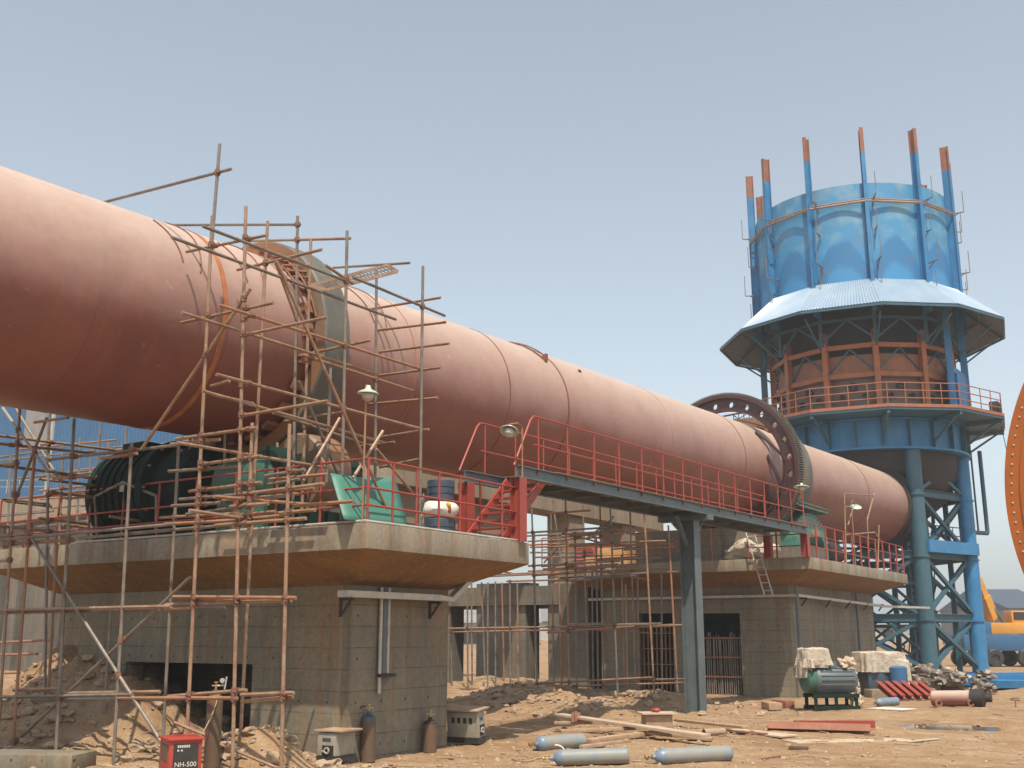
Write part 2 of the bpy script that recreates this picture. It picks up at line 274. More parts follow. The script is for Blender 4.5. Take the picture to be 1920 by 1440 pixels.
# ------------------------------------------------------------------ mesh builder
class MB:
    def __init__(s): s.v = []; s.f = []; s.mi = []; s.cur = 0
    def add(s, vs, fs):
        o = len(s.v); s.v += [Vector(v) for v in vs]
        for f in fs: s.f.append([o+i for i in f]); s.mi.append(s.cur)
        return s
    def tube(s, p, q, r, n=8, r2=None, cap=True):
        p = Vector(p); q = Vector(q); d = (q-p)
        if d.length < 1e-6: return s
        d.normalize(); a = d.orthogonal().normalized(); b = d.cross(a); r2 = r if r2 is None else r2
        vs = []
        for c, rr in ((p, r), (q, r2)):
            for i in range(n):
                t = 2*math.pi*i/n; vs.append(c + (a*math.cos(t) + b*math.sin(t))*rr)
        fs = [[i, (i+1) % n, n+(i+1) % n, n+i] for i in range(n)]
        if cap: fs += [list(range(n))[::-1], list(range(n, 2*n))]
        return s.add(vs, fs)
    def path(s, pts, r, n=8):
        pts = [Vector(p) for p in pts]; rings = []
        up = None
        for i, p in enumerate(pts):
            d = (pts[min(i+1, len(pts)-1)] - pts[max(i-1, 0)]).normalized()
            if up is None: up = d.orthogonal().normalized()
            a = (up - d*up.dot(d)).normalized(); up = a; b = d.cross(a)
            rings.append([p + (a*math.cos(2*math.pi*k/n) + b*math.sin(2*math.pi*k/n))*r for k in range(n)])
        vs = [v for rg in rings for v in rg]; fs = []
        for i in range(len(pts)-1):
            for k in range(n): fs.append([i*n+k, i*n+(k+1) % n, (i+1)*n+(k+1) % n, (i+1)*n+k])
        fs += [list(range(n))[::-1], [(len(pts)-1)*n+k for k in range(n)]]
        return s.add(vs, fs)
    def box(s, c, x, y, z):
        # c centre, x,y,z half-axis vectors
        c, x, y, z = Vector(c), Vector(x), Vector(y), Vector(z)
        vs = [c + x*i + y*j + z*k for k in (-1, 1) for j in (-1, 1) for i in (-1, 1)]
        return s.add(vs, [[0, 2, 3, 1], [4, 5, 7, 6], [0, 1, 5, 4], [2, 6, 7, 3], [0, 4, 6, 2], [1, 3, 7, 5]])
    def abox(s, x0, x1, y0, y1, z0, z1):
        return s.box(((x0+x1)/2, (y0+y1)/2, (z0+z1)/2), ((x1-x0)/2, 0, 0), (0, (y1-y0)/2, 0), (0, 0, (z1-z0)/2))
    def bar(s, p, q, w, h, up=(0, 0, 1)):
        p = Vector(p); q = Vector(q); d = (q-p); l = d.length
        if l < 1e-6: return s
        d /= l; up = Vector(up)
        if abs(d.dot(up)) > 0.98: up = Vector((1, 0, 0))
        sd = d.cross(up).normalized(); u = sd.cross(d)
        return s.box((p+q)/2, d*l/2, sd*w/2, u*h/2)
    def ibeam(s, p, q, w, h, t=0.02, up=(0, 0, 1)):
        p = Vector(p); q = Vector(q); d = (q-p); l = d.length; d /= l; up = Vector(up)
        if abs(d.dot(up)) > 0.98: up = Vector((1, 0, 0))
        sd = d.cross(up).normalized(); u = sd.cross(d); c = (p+q)/2
        s.box(c + u*(h/2-t/2), d*l/2, sd*w/2, u*t/2); s.box(c - u*(h/2-t/2), d*l/2, sd*w/2, u*t/2)
        return s.box(c, d*l/2, sd*t*0.4, u*(h/2-t))
    def lathe(s, c, ax, prof, n=32, e=None, a0=0, a1=2*math.pi):
        c = Vector(c); ax = Vector(ax).normalized(); e1 = (Vector(e) if e else ax.orthogonal()).normalized(); e2 = ax.cross(e1)
        full = abs(a1-a0-2*math.pi) < 1e-6; m = n if full else n+1
        vs = []
        for h, r in prof:
            for i in range(m):
                t = a0 + (a1-a0)*i/n; vs.append(c + ax*h + (e1*math.cos(t) + e2*math.sin(t))*r)
        fs = []
        for j in range(len(prof)-1):
            for i in range(n):
                k = (i+1) % m; fs.append([j*m+i, j*m+k, (j+1)*m+k, (j+1)*m+i])
        return s.add(vs, fs)
    def prism(s, poly, d):
        # poly: list of 3d points, extruded by vector d
        k = len(poly); d = Vector(d); vs = [Vector(p) for p in poly] + [Vector(p)+d for p in poly]
        return s.add(vs, [list(range(k))[::-1], list(range(k, 2*k))] + [[i, (i+1) % k, k+(i+1) % k, k+i] for i in range(k)])
    def blob(s, c, rx, ry, rz, seed=0, amp=0.25, sub=2, fr=1.6, fine=0.0):
        bm = bmesh.new(); bmesh.ops.create_icosphere(bm, subdivisions=sub, radius=1)
        bm.verts.ensure_lookup_table(); c = Vector(c); vs = []
        for v in bm.verts:
            k = 1 + amp*noise.noise(v.co*fr + Vector((seed*3.1, seed*1.7, seed)))*1.6 + fine*noise.noise(v.co*fr*3.3 + Vector((seed, 5, 2))) + fine*0.5*noise.noise(v.co*fr*8 + Vector((seed, 1, 9)))
            vs.append(c + Vector((v.co.x*rx, v.co.y*ry, v.co.z*rz))*k)
        s.add(vs, [[v.index for v in f.verts] for f in bm.faces]); bm.free(); return s

def drape(mb, c, ax, sd, rx, ry, h, seed, amp=0.12, n=72, m=22, flat=0.55):
    c = Vector(c); vs = []; rows = []
    for j in range(m+1):
        t = j/m; rr = min(1.0, (t/flat)) if t < flat else 1.0 + 0.10*(t-flat); zz = h*(1-0.04*(t/flat)**2) if t < flat else h*(0.96 - 0.96*((t-flat)/(1-flat)))
        for i in range(n):
            a = 2*math.pi*i/n; ca, sa = math.cos(a), math.sin(a); e = 0.6
            x = math.copysign(abs(ca)**e, ca); y = math.copysign(abs(sa)**e, sa)
            k = t**1.5; f = 1 + amp*k*noise.noise(Vector((ca*3.4, sa*3.4, seed+t*0.35)))*1.4 + amp*0.7*k*noise.noise(Vector((ca*8, sa*8, seed+3+t*0.6)))
            z = zz + 0.10*h*noise.noise(Vector((x*rr*2.2, y*rr*2.2, seed)))*(1-0.5*t) + 0.04*h*noise.noise(Vector((x*rr*7, y*rr*7, seed)))
            vs.append(c + ax*(x*rr*rx*f) + sd*(y*rr*ry*f) + UP0*z)
    fs = []
    for j in range(m):
        for i in range(n): fs.append([j*n+i, j*n+(i+1) % n, (j+1)*n+(i+1) % n, (j+1)*n+i])
    return mb.add(vs, fs)
def link_mesh(name, mb, mats, parent=None, smooth=True, origin=None, ang=35, bevel=0):
    if origin is None: origin = parent.location.copy() if (parent and parent.type == 'EMPTY') else None
    me = bpy.data.meshes.new(name)
    if origin is None:
        if parent is not None: origin = Vector(parent.get('_o', (0, 0, 0)))
        else:
            zs = min(v.z for v in mb.v); cx = sum(v.x for v in mb.v)/len(mb.v); cy = sum(v.y for v in mb.v)/len(mb.v)
            origin = Vector((cx, cy, zs))
    me.from_pydata([v-origin for v in mb.v], [], mb.f)
    if not isinstance(mats, (list, tuple)): mats = [mats]
    for m in mats: me.materials.append(m)
    me.polygons.foreach_set('material_index', mb.mi)
    bm = bmesh.new(); bm.from_mesh(me); bmesh.ops.recalc_face_normals(bm, faces=bm.faces)
    if bevel:
        bmesh.ops.remove_doubles(bm, verts=bm.verts, dist=1e-5)
        es = [e for e in bm.edges if e.is_manifold and e.calc_face_angle(0) > 0.6]
        bmesh.ops.bevel(bm, geom=es, offset=bevel, segments=2, profile=0.6, affect='EDGES')
    bm.to_mesh(me); bm.free()
    if smooth:
        me.polygons.foreach_set('use_smooth', [True]*len(me.polygons)); me.set_sharp_from_angle(angle=R(ang))
    o = bpy.data.objects.new(name, me); COL.objects.link(o)
    if parent is None: o.location = origin
    else:
        o.parent = parent
    o['_o'] = tuple(origin)
    return o
def thing(name, loc, label, cat, group=None):
    o = bpy.data.objects.new(name, None); COL.objects.link(o); o.location = loc; o.empty_display_size = 0.3
    o['label'] = label; o['category'] = cat
    if group: o['group'] = group
    return o
def tag(o, label, cat, group=None):
    o['label'] = label; o['category'] = cat
    if group: o['group'] = group
    return o
def part(parent, name, mb, m, **k): return link_mesh(name, mb, m, parent, **k)
rnd = random.Random(7)

# ------------------------------------------------------------------ ground
HEAPS = [  # x, y, radius, height
    (-19.0, 14.0, 2.6, 1.45), (-16.9, 12.2, 1.5, 0.85), (-15.3, 12.0, 1.1, 0.6), (-21.5, 19.0, 2.8, 1.2),
    (-16.2, 24.5, 1.7, 0.5), (-14.2, 23.5, 1.4, 0.36), (-17.8, 27.5, 2.2, 0.35), (-12.6, 11.2, 0.8, 0.35), (-11.9, 11.6, 0.6, 0.40),
    (-13.3, 27.2, 1.4, 0.35), (-10.9, 24.9, 1.0, 0.16), (-12.1, 22.3, 0.9, 0.22), (-21.0, 31.0, 3.0, 0.5),
    (-9.3, 11.6, 1.3, 0.10), (-3.4, 33.0, 3.0, 0.25), (-2.5, 42.0, 4.0, 0.5), (-6.0, 44.0, 1.6, 0.45), (2.0, 60.0, 8, 0.8),
    (-60, 90, 25, 1.2), (-20, 110, 30, 0.9)]
PUD = pZ(1785, 1363, 0.0)
def gh(x, y):
    k = math.hypot((x-PUD.x)/1.5, (y-PUD.y)/1.1)
    if k < 2.2: w = max(0.0, min(1.0, 2.2-k)); return gh0(x, y)*(1-w) + w*(-0.03+0.05*min(1, k)**3 + 0.02*noise.noise(Vector((x*3, y*3, 3))))
    return gh0(x, y)
def gh0(x, y):
    h = 0.0
    for hx, hy, r, hh in HEAPS:
        d2 = ((x-hx)**2 + (y-hy)**2)/(r*r)
        if d2 < 6: h += hh*math.exp(-d2*1.3)*(1 + (0.45 if r < 5 else 0.0)*noise.noise(Vector((x*0.9, y*0.9, 3))) + 0.18*noise.noise(Vector((x*3.1, y*3.1, 7))))
    d = math.hypot(x, y)
    h += 0.10*noise.noise(Vector((x*0.22, y*0.22, 0))) + 0.035*noise.noise(Vector((x*1.1, y*1.1, 5)))
    k = 1.0 if d < 40 else max(0.0, 1-(d-40)/40)
    h += k*(0.022*noise.noise(Vector((x*3.7, y*3.7, 1))) + 0.012*noise.noise(Vector((x*9.0, y*9.0, 2))))
    # rubble zones rougher
    z = math.exp(-(((x+15)/4)**2 + ((y-24.5)/3)**2)) + math.exp(-(((x+17)/4)**2 + ((y-12.5)/3)**2))
    h += 0.11*z*abs(noise.noise(Vector((x*2.6, y*2.6, 9))))*2 + 0.04*z*noise.noise(Vector((x*8, y*8, 4)))
    if d > 140: h += min(6, (d-140)*0.01)*0.3*(0.5+noise.noise(Vector((x*0.004, y*0.004, 2))))
    return h
mb = MB()
az_list = []
a = -75.0
while a < 40: az_list.append(a); a += 0.16
a = 40.0
while a < 285: az_list.append(a); a += 5
radii = []; r_ = 2.0
while r_ < 3000:
    radii.append(r_); r_ *= 1.0105 if 8 < r_ < 60 else (1.03 if r_ < 200 else 1.15)
na = len(az_list); vs = []
for rr in radii:
    for a in az_list:
        x = rr*math.sin(R(a)); y = rr*math.cos(R(a)); vs.append(Vector((x, y, gh(x, y))))
fs = []
for i in range(len(radii)-1):
    for j in range(na):
        k = (j+1) % na; fs.append((i*na+j, i*na+k, (i+1)*na+k, (i+1)*na+j))
o0 = len(vs); vs.append(Vector((0, 0, gh(0, 0))))
for j in range(na): fs.append((o0, (j+1) % na, j))
me = bpy.data.meshes.new('ground'); me.from_pydata(vs, [], fs); me.materials.append(soil_m)
me.polygons.foreach_set('use_smooth', [True]*len(me.polygons)); me.update()
g = bpy.data.objects.new('ground', me); COL.objects.link(g); g['kind'] = 'structure'
def onG(x, y, px=False):
    p = pZ(x, y, 0.0)
    for _ in range(4): p = pZ(x, y, gh(p.x, p.y))
    return p

# puddle
mb = MB(); pts = []
for i in range(40):
    t = 2*math.pi*i/40; pts.append(Vector((PUD.x+math.cos(t)*1.6, PUD.y+math.sin(t)*1.2, -0.012)))
mb.add(pts, [list(range(40))])
pm = bpy.data.materials.new('muddy water'); pm.use_nodes = True; b = pm.node_tree.nodes['Principled BSDF']
b.inputs['Base Color'].default_value = (0.16, 0.11, 0.07, 1); b.inputs['Roughness'].default_value = 0.06
o = link_mesh('puddle', mb, pm); o['kind'] = 'structure'

# ------------------------------------------------------------------ rotary kiln
kd = ray(2412, 1147).normalized()
ke1 = -(kd.cross(UP0)).normalized(); ke2 = ke1.cross(kd)
if ke2.z < 0: ke2 = -ke2
k0 = CAM + ke1*15.0 + ke2*(15*math.tan(R(18.05)))
def axis(Y): return k0 + kd*((Y-k0.y)/kd.y)
KR = 1.72
kiln = thing('rotary_kiln', axis(14.0), 'very long pink-red primed steel kiln tube running across the picture', 'rotary kiln')
NK = 96
mb = MB(); secs = [(-12 + 1.5*i) for i in range(44)]
prof = [((Y-(-12)), KR + 0.004*math.sin(Y*2.1)) for Y in secs if Y <= 50.5]
L_ = (50.5+12)
prof = [(0, KR-0.05)] + [(0, KR)] + [(h, r) for h, r in prof[1:]] + [(L_, KR), (L_, KR-0.05)]
mb.lathe(axis(-12), kd, prof, NK, e=ke1)
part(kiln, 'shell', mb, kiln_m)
def band(Y, w, r, m, name='weld_seam'):
    mb = MB(); mb.lathe(axis(Y-w/2), kd, [(0, KR-0.01), (0, r), (w, r), (w, KR-0.01)], NK, e=ke1); return part(kiln, name, mb, m)
band(11.28, 0.09, KR+0.012, seam_m); band(19.2, 0.03, KR+0.010, seamd_m)
band(21.6, 0.045, KR+0.016, seamd_m); band(32.05, 0.04, KR+0.010, seamd_m)
band(16.0, 0.025, KR+0.006, seam_m); band(27.0, 0.02, KR+0.006, kiln_m); band(44.5, 0.05, KR+0.012, seamd_m)
# riding rings
def tyre(Y0, Y1, ro, ri):
    mb = MB(); w = (Y1-Y0)
    mb.cur = 0; mb.lathe(axis(Y0), kd, [(0.03, ro), (w-0.03, ro)], 128, e=ke1)
    mb.lathe(axis(Y0), kd, [(0.0, ro-0.03), (0.03, ro)], 128, e=ke1); mb.lathe(axis(Y0), kd, [(w-0.03, ro), (w, ro-0.03)], 128, e=ke1)
    mb.cur = 1; mb.lathe(axis(Y0), kd, [(0.0, ri), (0.0, ro-0.03)], 128, e=ke1); mb.lathe(axis(Y0), kd, [(w, ro-0.03), (w, ri), (0, ri)], 128, e=ke1)
    return part(kiln, 'riding_ring', mb, [tyre_m, tyref_m])
tyre(13.20, 13.82, 2.06, 1.79); tyre(36.25, 36.95, 2.12, 1.79)
for Yb in (13.10, 13.92, 36.1, 37.1):    # retaining pads along the ring
    for i in range(24):
        mb = MB(); t = 2*math.pi*i/24; c = axis(Yb) + (ke1*math.cos(t) + ke2*math.sin(t))*(KR+0.05)
        ra = (ke1*math.cos(t) + ke2*math.sin(t)); ta = (-ke1*math.sin(t) + ke2*math.cos(t))
        mb.box(c, kd*0.15, ta*0.08, ra*0.04)
        part(kiln, 'ring_pad', mb, rustp_m if Yb < 20 else seamd_m)
# girth gear
GY, GR = 34.2, 2.62
mb = MB(); gw = 0.42
mb.cur = 0
nt_ = 210
# web plate with round holes, one 15 degree sector repeated
def holed_sector(mb, Yp, ri, ro, t0, t1, hr, n=16):
    c = axis(Yp); rm = (ri+ro)/2; tm = (t0+t1)/2
    def P(r, t): return c + (ke1*math.cos(t) + ke2*math.sin(t))*r
    outer = []; m = n//4
    # outer boundary in square-ish order matched with hole ring
    for i in range(m): outer.append(P(ri, t0+(t1-t0)*i/m))
    for i in range(m): outer.append(P(ri+(ro-ri)*i/m, t1))
    for i in range(m): outer.append(P(ro, t1-(t1-t0)*i/m))
    for i in range(m): outer.append(P(ro-(ro-ri)*i/m, t0))
    hc = P(rm, tm); ra = (ke1*math.cos(tm)+ke2*math.sin(tm)); ta = (-ke1*math.sin(tm)+ke2*math.cos(tm))
    inner = []
    for i in range(n):
        ang = -3*math.pi/4 + 2*math.pi*i/n
        inner.append(hc + ta*math.cos(ang)*hr + ra*math.sin(ang)*hr)
    mb.add(outer+inner, [[i, (i+1) % n, n+(i+1) % n, n+i] for i in range(n)])
    mb.add(inner + [p + kd*0.10 for p in inner], [[i, (i+1) % n, n+(i+1) % n, n+i] for i in range(n)])
for s_ in range(24):
    for Yp in (GY+0.12, GY+0.22): holed_sector(mb, Yp, 2.05, GR-0.12, 2*math.pi*s_/24, 2*math.pi*(s_+1)/24, 0.112)
mb.lathe(axis(GY), kd, [(0.06, 2.05), (0.30, 2.05), (0.30, 2.09), (0.06, 2.09), (0.06, 2.05)], 96, e=ke1)
mb.lathe(axis(GY), kd, [(0, GR-0.13), (gw, GR-0.13), (gw, GR), (0, GR), (0, GR-0.13)], 132, e=ke1)
gear = part(kiln, 'girth_gear', mb, gear_m, smooth=True)
mb = MB()
for i in range(nt_):
    t = 2*math.pi*i/nt_; ra = (ke1*math.cos(t)+ke2*math.sin(t)); ta = (-ke1*math.sin(t)+ke2*math.cos(t)); c = axis(GY+gw/2)
    wv = 2*math.pi*GR/nt_
    pr = [c - kd*gw/2 + ra*(GR-0.005) - ta*wv*0.36, c - kd*gw/2 + ra*(GR-0.005) + ta*wv*0.36, c - kd*gw/2 + ra*(GR+0.065) + ta*wv*0.15, c - kd*gw/2 + ra*(GR+0.065) - ta*wv*0.15]
    mb.prism(pr, kd*gw)
o = link_mesh('teeth', mb, teeth_m, gear, smooth=False, origin=Vector(gear['_o'])); o['kind'] = 'stuff'
for i in range(12):     # tangential spring plates between shell and gear
    t = 2*math.pi*i/12 + 0.35; mb = MB(); pts = []
    for k in range(9):
        u = k/8; tt = t + u*0.62; rr = KR+0.03 + (2.10-KR)*u**1.6
        pts.append(axis(GY+0.18-0.9*(1-u)**1.3*0.6) + (ke1*math.cos(tt)+ke2*math.sin(tt))*rr)
    for k in range(8): mb.bar(pts[k], pts[k+1], 0.22, 0.03, up=(pts[k]-axis(pts[k].y)))
    part(kiln, 'spring_plate', mb, gear_m)
# sling ring with shackle near the middle of the tube
mb = MB()
def kp(Y, deg, r):   # deg: 0 = towards camera side (+x), 90 up
    t = R(deg); return axis(Y) + (-ke1*math.cos(t) + ke2*math.sin(t))*r
mb.path([kp(21.6-0.5*(1-min(1, i/10)), 100-i*8.2, KR+0.035) for i in range(0, 5)], 0.018, 6)
mb.path([kp(20.9+0.06*i, 92-9.5*i, KR+0.03) for i in range(6)], 0.02, 6)
mb.path([kp(21.15+0.05*i, 92-9.0*i, KR+0.06) for i in range(6)], 0.016, 6)
mb.box(kp(21.25, 43, KR+0.05), kd*0.05, (0, 0, 0.09), (0.05, 0, 0.02))
part(kiln, 'wire_sling', mb, seamd_m)
# thin loose cables lying over the tube
for Ya, dg in ((10.7, 0), (12.0, 0), (15.1, 1)):
    mb = MB(); mb.path([kp(Ya+0.28*math.sin(i*0.16), 96-i*4.6, KR+0.012) for i in range(18)], 0.011, 5); part(kiln, 'cable', mb, seamd_m)
    mb = MB(); mb.path([kp(Ya-0.35+0.15*math.sin(i*0.2), 55-i*4.2, KR+0.012) for i in range(9)], 0.012, 5); part(kiln, 'cable', mb, seamd_m)
# weld lugs
mb = MB(); mb.box(kp(9.35, 78, KR+0.02), kd*0.08, (0.05, 0, -0.02), (0, 0, 0.025)); part(kiln, 'lug', mb, kiln_m)
mb = MB(); mb.lathe(kp(22.9, 44, KR+0.005), kp(22.9, 44, 1)-axis(22.9), [(0, 0.05), (0.03, 0.05), (0.03, 0.03), (0, 0.03)], 14); part(kiln, 'lug', mb, gear_m)
# kiln end seal
mb = MB(); mb.lathe(axis(50.2), kd, [(0, KR), (0, 1.80), (0.5, 1.80), (0.5, 1.95), (1.6, 1.95), (1.6, KR)], 64, e=ke1); part(kiln, 'end_seal', mb, dark_m)
# hooks and ladder rungs clutter on the near ring
mb = MB()
for i in range(7):
    p = kp(12.72+0.05*i, 62-5*i, KR+0.06); mb.bar(p, p + Vector((0.22, 0.30, 0.02)), 0.05, 0.03); mb.bar(p+Vector((0, 0.2, 0.05)), kp(13.1, 60-5*i, KR+0.18), 0.03, 0.03)
mb.path([kp(12.66+0.03*i, 70-5.5*i, KR+0.10) for i in range(12)], 0.02, 6); mb.path([kp(12.95+0.02*i, 70-5.5*i, KR+0.14) for i in range(12)], 0.02, 6)
part(kiln, 'clamp_frame', mb, rustp_m)

# ------------------------------------------------------------------ concrete piers
def pier(name_label, x0, x1, y0, y1, zt, th, ovx, ovy, zw, openings, door_d=2.0):
    t = thing('concrete_pier', ((x0+x1)/2, (y0+y1)/2, 0), name_label, 'pier')
    mb = MB(); mb.abox(x0, x1, y0, y1, zt-th, zt); part(t, 'slab', mb, slab_m, bevel=0.015)
    # splayed soffit between slab edge and wall head
    a = [(x0+.003, y0+.003), (x1-.003, y0+.003), (x1-.003, y1-.003), (x0+.003, y1-.003)]; i_ = [(x0+ovx-.02, y0+ovy-.02), (x1-ovx+.02, y0+ovy-.02), (x1-ovx+.02, y1-ovy+.02), (x0+ovx-.02, y1-ovy+.02)]
    mb = MB(); vs = [(p[0], p[1], zt-th-0.002) for p in a] + [(p[0], p[1], zw) for p in i_]
    mb.add(vs, [[0, 1, 5, 4], [1, 2, 6, 5], [2, 3, 7, 6], [3, 0, 4, 7], [4, 5, 6, 7], [3, 2, 1, 0]]); part(t, 'soffit', mb, soff_m, smooth=False)
    # wall: -Y face pieces around openings
    wx0, wx1, wy0, wy1 = x0+ovx, x1-ovx, y0+ovy, y1-ovy; tk = 0.4; mb = MB(); zb = -0.6; ztp = zw-0.003
    xs = wx0
    for (ox0, ox1, oz) in openings:
        mb.abox(xs, ox0, wy0, wy0+tk, zb, ztp); mb.abox(ox0, ox1, wy0, wy0+tk, oz, ztp); xs = ox1
    mb.abox(xs, wx1, wy0, wy0+tk, zb, ztp)
    mb.abox(wx1-tk, wx1, wy0+tk, wy1, zb, ztp); mb.abox(wx0, wx0+tk, wy0+tk, wy1, zb, ztp); mb.abox(wx0+tk, wx1-tk, wy1-tk, wy1, zb, ztp)
    part(t, 'wall', mb, conc_m, smooth=False)
    return t
P1 = dict(x0=-20.2, x1=-10.50, y0=12.02, y1=16.42, zt=3.46)
def xat(x, y, Y): return pY(x, y, Y).x
wY1 = 12.95
op1 = (xat(236, 1245, wY1), xat(474, 1245, wY1), pY(350, 1243, wY1).z)
pier1 = pier('near concrete pier with flared slab top under the nearest kiln ring', -20.2, -10.5, 12.02, 16.42, 3.46, 0.38, 1.1, 0.93, 2.62, [op1])
wY2 = 33.0
d1 = (xat(1195, 1200, wY2), xat(1262, 1200, wY2), pY(1230, 1150, wY2).z); d2 = (xat(1300, 1200, wY2), xat(1389, 1200, wY2), pY(1345, 1150, wY2).z)
pier2 = pier('far concrete pier with dark doorways beside the grey column', -19.3, -10.45, 31.85, 43.4, 4.12, 0.36, 1.1, 1.15, 3.35, [d1, d2])
# raised concrete block on the far pier
mb = MB(); mb.abox(-16.6, -12.2, 32.6, 35.6, 4.12, 5.2); part(pier2, 'plinth', mb, conc_m, smooth=False)
mb = MB(); mb.abox(-16.6, -12.3, 36.2, 37.6, 4.12, 5.0); mb.abox(-12.2, -11.0, 34.0, 35.2, 4.12, 4.6); part(pier2, 'plinth', mb, concg_m, smooth=False)
mb = MB(); mb.abox(-16.8, -12.4, 12.9, 14.6, 3.46, 3.95); part(pier1, 'plinth', mb, concg_m, smooth=False)
mb = MB(); mb.abox(*sorted((pY(580, 1000, 12.01).x, pY(655, 1000, 12.01).x)), 12.005, 12.018, 3.12, 3.445)
part(pier1, 'rust_patch', mb, seam_m, smooth=False) if False else None
# door screen of brushwood in far pier doorway
scr = thing('brushwood_screen', ((d2[0]+d2[1])/2, wY2+0.25, 0), 'dark upright stick screen closing the far pier doorway', 'screen')
mb = MB(); x = d2[0]+0.05
while x < d2[1]: mb.tube((x, wY2+0.2+rnd.uniform(-.03, .03), 0), (x+rnd.uniform(-.04, .04), wY2+0.22, rnd.uniform(1.7, 1.95)), 0.022, 5); x += 0.075
part(scr, 'sticks', mb, tubeg_m)
for z in (0.55, 1.15, 1.75): mb = MB(); mb.tube((d2[0], wY2+0.16, z), (d2[1], wY2+0.16, z), 0.03, 6); part(scr, 'crossbar', mb, tubeo_m)
mb = MB(); x = d1[0]+.1
while x < d1[1]: mb.tube((x, wY2+0.25, 0), (x+0.02, wY2+0.25, 2.1), 0.03, 5); x += 0.16
for z in (0.4, 0.9, 1.4, 1.9): mb.tube((d1[0], wY2+0.2, z), (d1[1], wY2+0.2, z), 0.02, 5)
o = link_mesh('rebar_grille', mb, tubeo_m); tag(o, 'rust orange rebar grille inside the far pier left doorway', 'grille')

# cable trays, conduits and brackets on the piers
tr = thing('cable_tray', pX(640, 1110, -11.45), 'pale flat cable tray on the side wall of the near pier', 'cable tray', None)
mb = MB(); a = pX(643, 1113, -11.42); b_ = pX(820, 1126, -11.42); b_ = Vector((a.x, b_.y, a.z)); mb.bar(a, b_, 0.22, 0.10); 
c_ = b_ + Vector((0.02, 0.35, -0.02)); mb.bar(b_, c_, 0.20, 0.08); d_ = c_ + Vector((0.15, 0.75, 0.62)); mb.bar(c_, d_, 0.16, 0.08); part(tr, 'tray', mb, white_m)
for yy in (a.y+0.05, b_.y-0.1):
    mb = MB(); mb.bar((a.x-0.05, yy, a.z-0.08), (a.x+0.16, yy, a.z-0.08), 0.04, 0.04); mb.bar((a.x-0.08, yy, a.z-0.35), (a.x-0.08, yy, a.z-0.06), 0.04, 0.04); mb.bar((a.x-0.07, yy, a.z-0.33), (a.x+0.12, yy, a.z-0.1), 0.03, 0.03); part(tr, 'bracket', mb, dark_m)
cn = thing('conduit_pipes', pX(722, 1290, -11.5), 'three vertical grey conduits on the near pier wall', 'conduit')
wx = -11.6
for k, (x, y1, m) in enumerate(((716, 1300, white_m), (722, 1262, steel_m), (730, 1262, white_m))):
    a = pX(x, 1095, wx+0.06); b2 = pX(x, y1, wx+0.06); mb = MB(); mb.tube((a.x, a.y, 2.6), (a.x, a.y, b2.z), 0.03 if k != 1 else 0.045, 10); part(cn, 'pipe', mb, m)
mb = MB(); a = pX(724, 1266, wx+0.08); mb.bar(a-Vector((0, .18, 0)), a+Vector((0, .2, 0)), 0.08, 0.05); part(cn, 'clamp', mb, dark_m)
tr2 = thing('cable_tray', pX(1460, 1112, -11.3), 'long pale cable tray bending round the far pier under its slab', 'cable tray')
mb = MB(); zt2 = pX(1465, 1114, -11.3).z; mb.bar((-18.6, 32.92, zt2), (-11.3, 32.92, zt2), 0.14, 0.08); mb.bar((-11.27, 32.95, zt2), (-11.27, 43.0, zt2-0.12), 0.14, 0.08)
mb.bar((-11.27, 43.0, zt2-0.12), (-10.6, 47.0, zt2-0.1), 0.14, 0.08); part(tr2, 'tray', mb, white_m)
for yy in (33.6, 36.0, 38.2, 40.4, 42.4): mb = MB(); mb.bar((-11.38, yy, zt2-0.3), (-11.2, yy, zt2-0.08), 0.05, 0.04); mb.bar((-11.4, yy, zt2-0.07), (-11.18, yy, zt2-0.07), 0.05, 0.04); part(tr2, 'bracket', mb, dark_m)
for k, (x, lb) in enumerate(((1487, 'blue grey drain pipe down the far pier side wall near its corner'), (1600, 'grey conduit down the far pier side wall at its far end'))):
    a = pX(x, 1130, -11.42); mb = MB(); mb.tube((-11.3, a.y, 0.4), (-11.3, a.y, 3.3), 0.05, 10); mb.tube((-11.3, a.y, 0.42), (-11.1, a.y, 0.3), 0.05, 10); o = link_mesh('drain_pipe', mb, steel_m); tag(o, lb, 'pipe')

# ------------------------------------------------------------------ railings
def railing(label, pts, h, n_list, rails, m, pr=0.02, rr=0.018, group=None, name='guardrail', base_only=False):
    t = thing(name, pts[0], label, 'railing', group)
    for a, b, n in zip(pts[:-1], pts[1:], n_list):
        a = Vector(a); b = Vector(b)
        for k in rails:
            mb = MB(); mb.tube(a+Vector((0, 0, h*k)), b+Vector((0, 0, h*k)), rr, 8); part(t, 'rail', mb, m)
        for i in range(n+1):
            if i == 0 and a != Vector(pts[0]): continue
            p = a.lerp(b, i/n); mb = MB(); mb.tube(p, p+Vector((0, 0, h)), pr, 8); part(t, 'post', mb, m)
    return t
zt = 3.46
railing('red pipe guardrail round the near pier slab corner', [(-20.1, 12.1, zt), (-10.58, 12.1, zt), (-10.58, 15.0, zt)], 0.97, [10, 5], (1.0, 0.55, 0.12 if False else 0.28), red_m)
railing('short red guardrail end beside the red stair', [(-10.58, 15.0, zt), (-10.58, 16.34, zt)], 0.97, [2], (1.0, 0.55, 0.28), red_m)
